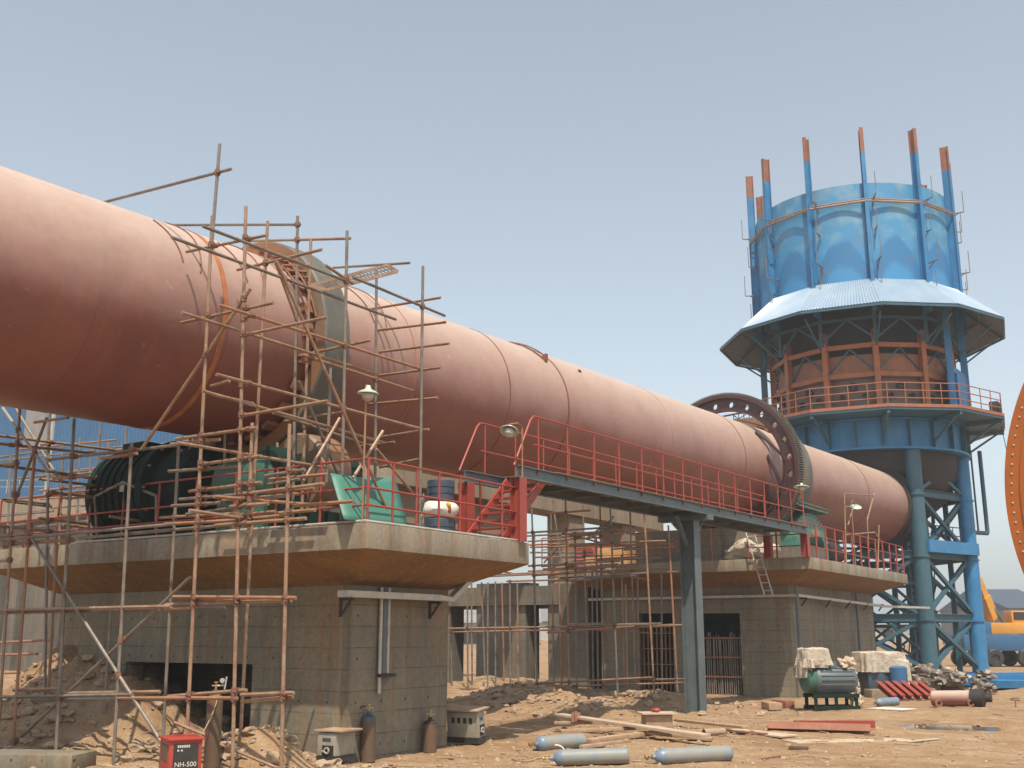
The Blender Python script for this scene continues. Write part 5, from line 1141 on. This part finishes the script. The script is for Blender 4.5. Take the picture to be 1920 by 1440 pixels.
plank(1370, 1372, 1480, 1384, 0.5, 0.03, wood2_m, 'pale board flat on the soil left of the steel channel', lift=0.02)
plank(1480, 1392, 1700, 1388, 0.55, 0.02, wood2_m, 'long pale formwork board flat in front of the steel channel', lift=0.0)
plank(1700, 1392, 1760, 1386, 0.10, 0.02, wood2_m, 'thin pale stick right of the long formwork board', lift=0.0)
plank(1640, 1329, 1705, 1332, 0.7, 0.02, sack_m, 'pinkish white board flat near the small blue cylinder', cat='board', lift=0.01)
plank(1440, 1328, 1455, 1332, 0.35, 0.18, wood_m, 'small timber block by the far pier corner', cat='timber', lift=0.0)
plank(1455, 1326, 1482, 1329, 0.3, 0.2, rustp_m, 'rust red steel box by the far pier corner', cat='steel box', lift=0.0)
plank(1400, 1445, 1400.5, 1444, 0.05, 0.02, wood_m, 'tiny chip', cat='chip') if False else None
plank(1425, 1426, 1462, 1420, 0.05, 0.03, rustp_m, 'short rusty stick right of the gas cylinders', cat='stick', lift=0.0)
plank(1480, 1404, 1515, 1406, 0.12, 0.05, rbottle_m, 'dark brown short board below the steel channel', cat='board', lift=0.0)
plank(1375, 1378, 1440, 1384, 0.05, 0.03, rustp_m, 'thin rusty bar beside the pale board', cat='bar', lift=0.06)
# steel channel
a = onG(1440, 1370)+Vector((0, 0, .08)); b = onG(1632, 1376)+Vector((0, 0, .08)); mb = MB(); mb.ibeam(a, b, 0.14, 0.17, 0.02, up=(0.3, -0.3, 0.2)); o = link_mesh('steel_channel', mb, rustp_m); tag(o, 'long rust brown steel channel lying on the soil', 'steel beam')
a = onG(1490, 1366)+Vector((0, 0, .08)); b = onG(1640, 1368)+Vector((0, 0, .1)); mb = MB(); mb.bar(a, b, 0.12, 0.14); o = link_mesh('steel_channel', mb, red_m); tag(o, 'dark red steel beam lying just behind the brown channel', 'steel beam')
# wooden box
c = onG(1232, 1366); t = thing('wooden_box', c, 'brown box with pale board lid behind the timber pile', 'box')
u = (RT*0.98+FW0*0.1).normalized(); v = Vector((-u.y, u.x, 0)); mb = MB(); mb.box(c+Vector((0, 0, 0.14)), u*0.27, v*0.22, (0, 0, 0.14)); part(t, 'body', mb, wood_m, bevel=0.01)
mb = MB(); mb.box(c+Vector((0, 0, 0.30)), u*0.36, v*0.3, Vector((0.0, 0, 0.012))); part(t, 'lid', mb, wood2_m)
mb = MB(); mb.blob(c+Vector((-0.02, 0, 0.35)), 0.10, 0.06, 0.05, 4); o = link_mesh('rag', mb, red_m); tag(o, 'small dark red rag on the box lid', 'rag')
# bracket on timber
c = onG(1080, 1373)+Vector((0, 0, 0.28)); mb = MB(); mb.box(c, RT*0.09, FW0*0.02, (0, 0, 0.09)); mb.box(c+Vector((0, 0, .02)), RT*0.02, FW0*0.08, (0, 0, 0.09)); o = link_mesh('steel_bracket', mb, tubeo_m); tag(o, 'small rusty bracket on the left of the timber pile', 'bracket')
# clay pipe
c = onG(1320, 1380)+Vector((0, 0, .06)); mb = MB(); mb.lathe(c, RT*0.9+FW0*0.4, [(0, 0.07), (0.45, 0.07), (0.45, 0.055), (0, 0.055), (0, 0.07)], 20); o = link_mesh('pipe_stub', mb, rock_m); tag(o, 'short tan pipe stub right of the timber pile', 'pipe')
# electric motor on skid
c = onG(1560, 1330); t = thing('electric_motor', c, 'large grey electric motor with green end on a steel skid', 'motor')
ax = (RT*0.98+FW0*0.2).normalized(); sd = Vector((-ax.y, ax.x, 0)); mc = c+Vector((0, 0, 0.72))
mb = MB(); mb.lathe(mc-ax*0.48, ax, [(0, 0), (0, 0.31), (0.05, 0.34), (1.0, 0.34), (1.05, 0.31), (1.12, 0.24), (1.12, 0)], 32)
for i in range(20): tt = 2*math.pi*i/20; dd = sd*math.cos(tt)+UP0*math.sin(tt); mb.box(mc+ax*0.05+dd*0.345, ax*0.45, dd.cross(ax)*0.006, dd*0.02)
part(t, 'body', mb, steel_m)
mb = MB(); mb.lathe(mc-ax*0.72, ax, [(0, 0), (0, 0.26), (0.03, 0.31), (0.24, 0.31), (0.24, 0)], 32); part(t, 'fan_cover', mb, green_m)
mb = MB(); mb.box(mc-ax*0.05+Vector((0, 0, 0.38))-sd*0.05, ax*0.16, sd*0.12, (0, 0, 0.07)); part(t, 'terminal_box', mb, steel_m)
mb = MB()
for s_ in (-1, 1):
    mb.bar(c+sd*0.25*s_-ax*0.62+Vector((0, 0, .34)), c+sd*0.25*s_+ax*0.62+Vector((0, 0, .34)), 0.08, 0.1); mb.bar(c+sd*0.25*s_-ax*0.62+Vector((0, 0, .05)), c+sd*0.25*s_+ax*0.62+Vector((0, 0, .05)), 0.08, 0.1)
    for k in (-0.55, 0, 0.55): mb.bar(c+sd*0.25*s_+ax*k+Vector((0, 0, .1)), c+sd*0.25*s_+ax*k+Vector((0, 0, .3)), 0.07, 0.07)
part(t, 'skid', mb, dgreen_m)
mb = MB(); drape(mb, mc-ax*0.42+Vector((0, 0, 0.36)), ax, sd, 0.36, 0.30, 0.42, 3, 0.28, flat=0.4); drape(mb, mc-ax*0.52+Vector((0, 0, 0.30)), ax, sd, 0.30, 0.34, 0.22, 5, 0.3); drape(mb, mc-ax*0.70+Vector((0, 0, 0.05)), ax, sd, 0.14, 0.2, 0.4, 8, 0.3); o = link_mesh('tarpaulin', mb, tarp_m, ang=60)
tag(o, 'crumpled pale tarpaulin on the green end of the motor', 'tarpaulin')
mb = MB()
for k in range(5): mb.blob(mc+ax*(0.46+0.05*k)+Vector((0, 0, 0.36-0.24*k))-sd*0.06, 0.18-0.02*k, 0.22, 0.17, 20+k, 0.5, 4, 2, 0.3)
o = link_mesh('straw_bag', mb, wood2_m, ang=75); tag(o, 'torn straw coloured bag hanging over the right end of the motor', 'bag')
# tarpaulin covered machine
c = onG(1652, 1303); t = thing('wrapped_machine', c, 'machine wrapped in grey white plastic behind the motor', 'machine')
mb = MB(); mb.box(c+Vector((0, 0, 0.5)), ax*0.62, sd*0.4, (0, 0, 0.5)); part(t, 'body', mb, drum_m, bevel=0.04)
mb = MB(); drape(mb, c+Vector((0, 0, 0.72)), ax, sd, 0.78, 0.5, 0.62, 12, 0.16); drape(mb, c+ax*0.5-sd*0.05+Vector((0, 0, 0.12)), ax, sd, 0.34, 0.5, 1.0, 15, 0.26)
part(t, 'cover', mb, tarp_m, ang=60)
mb = MB(); mb.box(c+Vector((0, 0, 0.08))+ax*0.1-sd*0.8, ax*1.0, sd*0.25, (0, 0, 0.14)); o = link_mesh('kerb_block', mb, slab_m, bevel=0.02); tag(o, 'low concrete block in front of the wrapped machine', 'concrete block')
mb = MB(); q = c+ax*0.35-sd*0.5; mb.lathe(q+Vector((0, 0, 0.1)), (0, 0, 1), [(0, 0), (0, 0.28), (0.75, 0.28), (0.8, 0.2), (0.8, 0)], 24); o = link_mesh('blue_barrel', mb, shed_m); tag(o, 'light blue barrel under the plastic cover behind the motor', 'barrel')
# red girders
t0_ = onG(1722, 1315)
for k in range(6):
    q = t0_ + ax*(-0.75+0.27*k); mb = MB(); mb.ibeam(q+Vector((0, 0, .1)), q+Vector((0, 0, .1))+ax*0.18+sd*1.2+Vector((0, 0, 0.36)), 0.14, 0.16, 0.02)
    o = link_mesh('red_girder', mb, red_m)
    tag(o, ['leftmost', 'second', 'third', 'fourth', 'fifth', 'rightmost'][k]+' of the six short red girders stacked by the tower foot', 'girder', 'short red girders by the tower foot')
# rusty pipe/roller
a = onG(1748, 1326)+Vector((0, 0, .22)); b = onG(1822, 1326)+Vector((0, 0, .22)); t = thing('rusty_drum', a, 'salmon coloured steel drum lying on the soil right of the red girders', 'steel drum')
mb = MB(); dd = (b-a).normalized(); mb.lathe(a, dd, [(0, 0), (0, 0.17), (0.04, 0.2), ((b-a).length-0.04, 0.2), ((b-a).length, 0.17), ((b-a).length, 0)], 28); part(t, 'body', mb, kiln_m)
mb = MB(); mb.lathe(b, dd, [(0, 0.0), (0, 0.22), (0.3, 0.24), (0.36, 0.1), (0.5, 0.1), (0.5, 0)], 24); part(t, 'hub', mb, dark_m)
mb = MB(); mb.lathe(a+dd*0.12+Vector((0, -0.05, -0.1)), -FW0, [(0, 0.1), (0.2, 0.1), (0.2, 0.05), (0, 0.05)], 16); mb.lathe(a+dd*0.9+Vector((0, -0.05, -0.1)), -FW0, [(0, 0.09), (0.2, 0.09), (0.2, 0.05), (0, 0.05)], 16); part(t, 'lug', mb, rustp_m)
# scrap heap with sheet
c = onG(1790, 1300); mb = MB()
for k in range(16): mb.blob(c+Vector((rnd.uniform(-1.3, 1.2), rnd.uniform(-.5, .5), rnd.uniform(0.1, .75))), rnd.uniform(.15, .35), rnd.uniform(.15, .3), rnd.uniform(.1, .25), 40+k, 0.6, 3, 2, 0.5)
o = link_mesh('scrap_heap', mb, tubeg_m, ang=20); tag(o, 'dark scrap heap behind the salmon drum', 'scrap')
a = pD(1762, 1258, 38.5); b = pD(1850, 1292, 37.0); mb = MB(); mb.bar(a, b, 0.9, 0.05, up=(0.2, -0.4, 1)); o = link_mesh('pale_sheet', mb, wood2_m); tag(o, 'pale board leaning over the dark scrap heap', 'board')
for k, (x, y, w_, lb_) in enumerate(((1862, 1285, 1.6, 'blue steel plate on the ground below the crane'), (1905, 1290, 1.0, 'pale blue steel plate cut by the right edge'), (1690, 1240, 0.0, ''))):
    if w_ == 0: continue
    c = onG(x, y); mb = MB(); mb.box(c+Vector((0, 0, .15)), RT*w_, FW0*0.8, (0.05, 0, 0.12)); mb.bar(c+Vector((-1, 0, .3)), c+Vector((1.5, .5, .4)), 0.2, 0.15); o = link_mesh('steel_plate', mb, blue_m); tag(o, lb_, 'steel plate')
# T stub, rocks
c = onG(1905, 1328); mb = MB(); mb.tube(c, c+Vector((0, 0, .2)), 0.02, 6); mb.tube(c+Vector((-.12, 0, .2)), c+Vector((.12, 0, .2)), 0.02, 6); o = link_mesh('steel_stub', mb, rustp_m); tag(o, 'small rusty T shaped stub near the right edge', 'stub')
# kerb slab bottom left
a = onG(0, 1432); mb = MB(); q0, q1 = pZ(-40, 1425, 0.12), pZ(158, 1428, 0.12); mb.bar(q0, q1, 0.7, 0.24); o = link_mesh('concrete_slab', mb, conc_m, bevel=0.02); tag(o, 'grey concrete slab at the bottom left corner', 'concrete slab')
# rusty rebar bundle & loose stakes near the pier
mb = MB(); a = onG(480, 1440); 
mb.bar(pD(478, 1428, 15.6), pD(508, 1368, 16.2), 0.14, 0.05)
for k in range(7): u = k/6; p = pD(478, 1428, 15.6).lerp(pD(508, 1368, 16.2), u); mb.bar(p-RT*.06, p+RT*.06+Vector((0, 0, .02)), 0.03, 0.07)
o = link_mesh('rusty_chain_strip', mb, seam_m); tag(o, 'rusty orange toothed strip leaning in the rubble at the near pier', 'scrap strip')
for (x0, y0_, x1, y1_, d0, lb_) in ((326, 1354, 384, 1378, 14.2, 'short tube end sticking up behind the red welder'), (412, 1395, 520, 1440, 14.6, 'loose tube lying right of the brown gas cylinder')):
    mb = MB(); mb.tube(pD(x0, y0_, d0), pD(x1, y1_, d0), 0.022, 8); o = link_mesh('loose_tube', mb, tube_m); tag(o, lb_, 'tube')
# hose arc
c = onG(1050, 1432); mb = MB(); mb.path([c+RT*(0.13*math.cos(t*0.25)-0.05)+Vector((0, 0, 0.13+0.13*math.sin(t*0.25))) for t in range(-8, 8)], 0.013, 6); o = link_mesh('hose_loop', mb, sack_m); tag(o, 'small white hose loop at the front gas cylinder valve', 'hose')
mb = MB(); mb.path([onG(960+12*i, 1424+6*math.sin(i*0.8))+Vector((0, 0, .015)) for i in range(8)], 0.012, 6); o = link_mesh('welding_cable', mb, hose_m); tag(o, 'tan cable trailing on the soil left of the gas cylinders', 'cable')

def rocks(name, n, areas, smin, smax, m, label=None):
    mb = MB()
    for k in range(n):
        ax_, ay_, sx_, sy_ = rnd.choice(areas); x = rnd.gauss(ax_, sx_); y = rnd.gauss(ay_, sy_); s_ = smin*(smax/smin)**(rnd.random()**2.2)
        mb.blob((x, y, gh(x, y)+s_*0.15), s_*rnd.uniform(.8, 1.3), s_*rnd.uniform(.8, 1.3), s_*rnd.uniform(.45, .8), k, 0.5, 2 if s_ > 0.06 else 1, 1.4 if s_ < 0.06 else 2.2)
    o = link_mesh(name, mb, m, smooth=False); o['kind'] = 'stuff'; return o
rocks('rubble', 2200, [(-16, 24.5, 1.8, 1.3), (-14, 23, 1.3, 1.0), (-18, 13, 2.0, 1.2), (-16, 10.6, 1.8, .8), (-12.4, 11.6, .9, .5), (-17, 27, 2.0, 1.5), (-13, 27, 1.5, 1.2)], 0.02, 0.13, rock_m)
rocks('gravel', 4200, [(-9.5, 12.5, 2.2, 1.5), (-10.0, 16, 1.6, 2.2), (-8, 18, 3.0, 3.5), (-9.5, 11.8, 1.2, .6), (-5, 24, 4, 8), (-6.5, 17, 2.5, 3), (-11, 22, 1.5, 2)], 0.008, 0.05, rock_m)

mb = MB()
for k in range(170):
    ax_, ay_, sx_, sy_ = rnd.choice([(-9, 17, 2.5, 3), (-11, 22, 2, 2), (-6, 20, 3, 4), (-10, 13.5, 1.5, 1), (-6, 28, 3, 5), (-15, 24, 2, 2), (-13.5, 10.8, 1.5, .6)])
    x = rnd.gauss(ax_, sx_); y = rnd.gauss(ay_, sy_); z = gh(x, y); a_ = rnd.uniform(0, 6.28); l = rnd.uniform(.08, .55)
    d_ = Vector((math.cos(a_), math.sin(a_), rnd.uniform(-.05, .12)))*l
    if k % 3: mb.bar(Vector((x, y, z+.012)), Vector((x, y, z+.012))+d_, rnd.uniform(.012, .06), rnd.uniform(.008, .03))
    else: mb.tube(Vector((x, y, z+.012)), Vector((x, y, z+.012))+d_*0.8, 0.009, 5)
o = link_mesh('debris', mb, wood_m, smooth=False); o['kind'] = 'stuff'
# ------------------------------------------------------------------ background structures
# grey concrete frame between the piers
cf = thing('concrete_building', (-20, 32, 0), 'grey concrete frame with thick columns seen between the two piers', 'concrete frame')
FY = 33.2
for (xa, xb, top_) in ((796, 843, 1100), (893, 986, 1095), (1029, 1104, 1095)):
    a = pY(xa, 1200, FY).x; b = pY(xb, 1200, FY).x; mb = MB(); mb.abox(a, b, FY, FY+0.9, -0.5, pY(xa, top_, FY).z); part(cf, 'column', mb, concg_m, smooth=False)
zl = pY(900, 1136, FY).z; zh = pY(900, 1102, FY).z
mb = MB(); mb.abox(pY(790, 1100, FY).x, -19.9, FY-0.12, FY+1.1, zl, zh); part(cf, 'beam', mb, concg_m, smooth=False)
mb = MB(); mb.abox(pY(790, 1100, FY).x, -19.9, FY+1.2, FY+3.2, zl-0.05, zl+0.1); part(cf, 'floor', mb, concg_m, smooth=False)
# upper pale portal
uf = thing('concrete_portal', (-20, 38, 0), 'pale concrete portal beams seen under the kiln behind the scaffold', 'concrete frame')
Xp = -20.5
a = pX(985, 890, Xp); b = pX(1185, 985, Xp)
zbb = pX(1080, 966, Xp).z
mb = MB(); mb.abox(Xp-1.2, Xp, pX(735, 930, Xp).y, b.y+3, zbb, zbb+1.3); part(uf, 'beam', mb, concl_m, smooth=False)
mb = MB(); mb.abox(Xp-.9, Xp-.3, pX(735, 940, Xp).y, pX(984, 940, Xp).y, pX(860, 990, Xp).z, zbb-.004); part(uf, 'infill_wall', mb, concl_m, smooth=False)
for x in (1085, 1182):
    y_ = pX(x, 960, Xp).y; mb = MB(); mb.abox(Xp-1.1, Xp-0.1, y_-0.5, y_+0.6, -0.4, zbb-.004); part(uf, 'column', mb, concl_m, smooth=False)
for (x, Yq) in ((1148, 52.0),):
    q = pY(x, 1000, Yq); mb = MB(); mb.abox(q.x-.5, q.x+.5, Yq, Yq+1, -0.4, zbb+.3); part(uf, 'column', mb, concg_m, smooth=False)
mb = MB(); mb.abox(Xp-8.5, Xp-7.3, pX(760, 930, Xp-8).y, b.y, zbb-.2, zbb+0.9); part(uf, 'beam', mb, concl_m, smooth=False)
mb = MB(); mb.abox(pY(1096, 1050, 33.5).x, pY(1176, 1050, 33.5).x, 33.5, 34.5, 4.125, 4.55); mb.abox(pY(1112, 1050, 33.5).x, pY(1170, 1050, 33.5).x, 33.6, 34.4, 4.555, 4.82); o = link_mesh('timber_stack', mb, mat('yellow timber', (0.55, 0.33, 0.14), (0.45, 0.25, 0.10), rough=0.7, scale=5), bevel=0.02); tag(o, 'yellowish timber stack behind the middle scaffold', 'timber')
mb = MB(); q = pY(1093, 1045, 33.6); mb.lathe((q.x, 33.7, q.z), (0.3, 1, 0), [(0, 0), (0, 0.5), (1.2, 0.5), (1.3, 0.3), (1.3, 0)], 24); o = link_mesh('red_machine', mb, red_m); tag(o, 'red rounded machine end behind the middle scaffold', 'machine')
# blue shed on concrete deck at left
sh = thing('blue_shed', pD(120, 1000, 48), 'large blue corrugated steel shed behind the left scaffold', 'shed')
Ys = 38.0
xa, xb = pY(-260, 900, Ys).x, pY(336, 900, Ys).x; z0_ = pY(100, 925, Ys).z; z1_ = pY(100, 700, Ys).z
mb = MB(); vs = []; fs = []; N = int((xb-xa)/0.16)
for i in range(N+1): x = xa+(xb-xa)*i/N; yy = Ys + (0.0 if i % 2 else 0.05); vs += [Vector((x, yy, z0_)), Vector((x, yy, z1_))]
for i in range(N): fs.append([2*i, 2*i+2, 2*i+3, 2*i+1])
mb.add(vs, fs); part(sh, 'cladding', mb, shed_m, smooth=False)
mb = MB(); mb.abox(xa, xb, Ys+.1, Ys+8, z0_, z1_+.2); part(sh, 'walls', mb, shed_m, smooth=False)
xw = pY(95, 850, Ys).x; mb = MB(); mb.abox(xw-0.12, xw+0.12, Ys-0.1, Ys+0.02, z0_, z1_); part(sh, 'trim', mb, farl_m, smooth=False)
xw0, xw1 = pY(48, 800, Ys).x, pY(92, 800, Ys).x; mb = MB(); mb.abox(xw0, xw1, Ys-0.06, Ys-0.01, pY(70, 835, Ys).z, z1_); part(sh, 'window', mb, far_m, smooth=False)
cd_ = thing('concrete_deck', pD(120, 1200, 44), 'concrete deck building with columns left of the near pier', 'concrete building')
Yd = 34.0; zt3 = pY(100, 925, Yd).z; zb3 = pY(100, 972, Yd).z
xa, xb = pY(-260, 900, Yd).x, pY(330, 900, Yd).x
mb = MB(); mb.abox(xa, xb, Yd, Yd+14, zb3, zt3); part(cd_, 'deck', mb, concl_m, smooth=False)
for (p0, p1) in ((-60, -8), (8, 28), (46, 92), (120, 160), (230, 262)):
    mb = MB(); mb.abox(pY(p0, 1150, Yd+.5).x, pY(p1, 1150, Yd+.5).x, Yd+0.5, Yd+1.3, -0.5, zb3); part(cd_, 'column', mb, concg_m, smooth=False)
zc = pY(20, 1085, Yd).z; zc2 = pY(20, 1122, Yd).z
mb = MB(); mb.abox(xa, pY(60, 1100, Yd+3).x, Yd+3, Yd+3.6, zc2, zc); mb.abox(xa, pY(98, 1200, Yd+1.5).x, Yd+1.5, Yd+1.8, -0.5, pY(20, 1155, Yd+1.5).z); part(cd_, 'wall', mb, concg_m, smooth=False)
railing('thin pale railing on the concrete deck at the far left', [pY(-60, 925, Yd-.01)+Vector((0, .15, 0)), pY(78, 925, Yd)+Vector((0, .15, 0))], 0.75, [6], (1.0, 0.5), white_m, name='deck_railing')
# far houses and white sheds seen through the gaps
def simple_building(px0, px1, pyt, D, dep, m, label, roofm=None, rh=0.0):
    a = pD(px0, 1190, D); b = pD(px1, 1190, D); zt_ = pD((px0+px1)/2, pyt, D).z
    t = thing('far_building', ((a+b)/2).to_2d().to_3d(), label, 'building', 'hazy buildings behind the site'); u = (b-a); u.z = 0; w = u.length; u.normalize(); v = Vector((-u.y, u.x, 0)); c = (a+b)/2; c.z = 0
    mb = MB(); mb.box(c+v*dep/2+Vector((0, 0, zt_/2-.5)), u*w/2, v*dep/2, (0, 0, zt_/2+.5)); part(t, 'wall', mb, m, smooth=False)
    mb = MB(); mb.prism([c-u*(w/2+.3)-v*.3+Vector((0, 0, zt_+.004)), c-u*(w/2+.3)+v*(dep+.3)+Vector((0, 0, zt_+.004)), c-u*(w/2+.3)+v*dep/2+Vector((0, 0, zt_+max(rh, 0.3)))], u*(w+.6)); part(t, 'roof', mb, roofm or m, smooth=False)
    n = max(2, int(w/4)); nr = max(1, int(zt_/3.5))
    if n*nr < 60:
        for i in range(n):
            for j in range(nr):
                q = c-u*w/2+u*w*(i+.5)/n+Vector((0, 0, 1.8+3.2*j))
                if q.z+0.7 > zt_: continue
                mb = MB(); mb.box(q-v*0.02, u*0.7, v*0.03, (0, 0, 0.7)); part(t, 'window', mb, dark_m, smooth=False)
    return t
simple_building(840, 1010, 1168, 95, 12, farl_m, 'low white shed seen through the left gap of the concrete frame', far_m, 1.5)
simple_building(1012, 1200, 1165, 110, 12, farl_m, 'long white shed seen behind the middle scaffold', roofu_m, 1.5)
simple_building(1897, 1990, 1140, 120, 20, far_m, 'dark grey hazy building at the right edge', drum_m, 2.5)
simple_building(1872, 1915, 1160, 150, 12, farl_m, 'pale hazy house with reddish roof right of the crane', red_m, 3.0)
simple_building(1500, 1700, 1176, 140, 12, farl_m, 'low pale shed seen through the tower legs', far_m, 1.5)
simple_building(700, 830, 1170, 150, 12, far_m, 'grey hazy block behind the near pier', roofu_m, 1.0)
# pylon
pp = pD(1881, 1190, 210); pz = pD(1881, 1112, 210).z; py_ = thing('power_pylon', (pp.x, pp.y, 0), 'faint lattice power pylon on the right horizon', 'pylon')
mb = MB()
for sx_ in (-1, 1):
    for sy_ in (-1, 1): mb.tube((pp.x+sx_*1.6, pp.y+sy_*1.6, 0), (pp.x+sx_*.25, pp.y+sy_*.25, pz), 0.12, 5)
for k in range(7):
    z = pz*k/7; w0 = 1.6-1.35*k/7; w1 = 1.6-1.35*(k+1)/7; mb.tube((pp.x-w0, pp.y-w0, z), (pp.x+w1, pp.y-w1, z+pz/7), 0.08, 4); mb.tube((pp.x+w0, pp.y-w0, z), (pp.x-w1, pp.y-w1, z+pz/7), 0.08, 4)
part(py_, 'mast', mb, far_m)
for z in (0.72, 0.84, 0.96): mb = MB(); mb.bar(Vector((pp.x, pp.y, pz*z))-RT*3.2, Vector((pp.x, pp.y, pz*z))+RT*3.2, 0.2, 0.25); part(py_, 'crossarm', mb, far_m)
# crane
cc = pD(1880, 1245, 62); cc.z = gh(cc.x, cc.y)
cr = thing('mobile_crane', cc, 'yellow mobile crane with blue truck base right of the tower', 'crane')
mb = MB(); mb.box(cc+Vector((0, 0, 1.35)), RT*2.6, FW0*1.2, (0, 0, 0.45)); mb.box(cc+RT*(-1.6)+Vector((0, 0, 2.0)), RT*0.7, FW0*1.1, (0, 0, 0.5)); part(cr, 'truck_chassis', mb, shed_m, bevel=0.06)
for k in (-2.0, -0.9, 0.9, 2.0):
    for s_ in (-1, 1): mb = MB(); mb.lathe(cc+RT*k+FW0*(s_*1.1-.15)+Vector((0, 0, .5)), FW0, [(0.1, 0), (0.1, 0.2), (0, 0.24), (0, 0.45), (0.05, 0.5), (0.27, 0.5), (0.32, 0.45), (0.32, 0.24), (0.22, 0.2), (0.22, 0)], 24); part(cr, 'wheel', mb, black_m)
mb = MB(); mb.box(cc+RT*0.2+Vector((0, 0, 2.15)), RT*1.35, FW0*0.9, (0, 0, 0.32)); part(cr, 'turntable', mb, yellow_m, bevel=0.05)
b0 = cc+RT*(-0.35)+Vector((0, 0, 2.7)); b1 = pD(1831, 1085, 62.5); mid_ = b0.lerp(b1, 0.55)
mb = MB(); mb.bar(b0, mid_, 0.55, 0.62); mb.bar(b0.lerp(b1, 0.5), b1, 0.42, 0.46); mb.bar(b1, b1+(b1-b0)*0.5, 0.3, 0.34); part(cr, 'boom', mb, yellow_m)
mb = MB(); mb.tube(cc+RT*0.35+Vector((0, 0, 2.4)), b0.lerp(b1, 0.45)+RT*0.15, 0.11, 10); part(cr, 'lift_cylinder', mb, steel_m)
mb = MB(); mb.box(cc+RT*0.9+FW0*(-0.2)+Vector((0, 0, 2.75)), RT*0.45, FW0*0.55, (0, 0, .4)); part(cr, 'cab', mb, yellow_m, bevel=0.06)
mb = MB(); mb.box(cc+RT*0.9+FW0*(-0.76)+Vector((0, 0, 2.85)), RT*0.33, FW0*0.01, (0, 0, .22)); part(cr, 'window', mb, black_m)
for k, (x, y, sc) in enumerate(((1768, 1010, 0.3), (1765, 960, .25))):
    pass
# slim trees / distant hills row
hm = MB(); vs = []
for i in range(80):
    t = R(-70+1.6*i); d_ = 900; vs += [Vector((math.sin(t)*d_, math.cos(t)*d_, -20)), Vector((math.sin(t)*d_, math.cos(t)*d_, 10+6*noise.noise(Vector((i*0.2, 0, 0))))), Vector((math.sin(t)*(d_+300), math.cos(t)*(d_+300), -20))]
fs = []
for i in range(79): fs += [[3*i, 3*i+3, 3*i+4, 3*i+1], [3*i+1, 3*i+4, 3*i+5, 3*i+2]]
hm.add(vs, fs); o = link_mesh('hills', hm, far_m); o['kind'] = 'structure'

# ------------------------------------------------------------------ haze
HZ = 0.0012
if HZ > 0:
    mb = MB(); mb.abox(-1100, 1100, -300, 1500, -30, 60); hz = link_mesh('haze', mb, [bpy.data.materials.new('haze air')], origin=Vector((0, 0, 0)), smooth=False)
    hm_ = hz.data.materials[0]; hm_.use_nodes = True; n = hm_.node_tree.nodes; n.remove(n['Principled BSDF']); pv = n.new('ShaderNodeVolumePrincipled')
    pv.inputs['Color'].default_value = (0.93, 0.95, 1.0, 1); pv.inputs['Density'].default_value = HZ; pv.inputs['Anisotropy'].default_value = 0.2
    hm_.node_tree.links.new(pv.outputs[0], n['Material Output'].inputs['Volume']); hz['kind'] = 'stuff'
    hz.visible_shadow = True
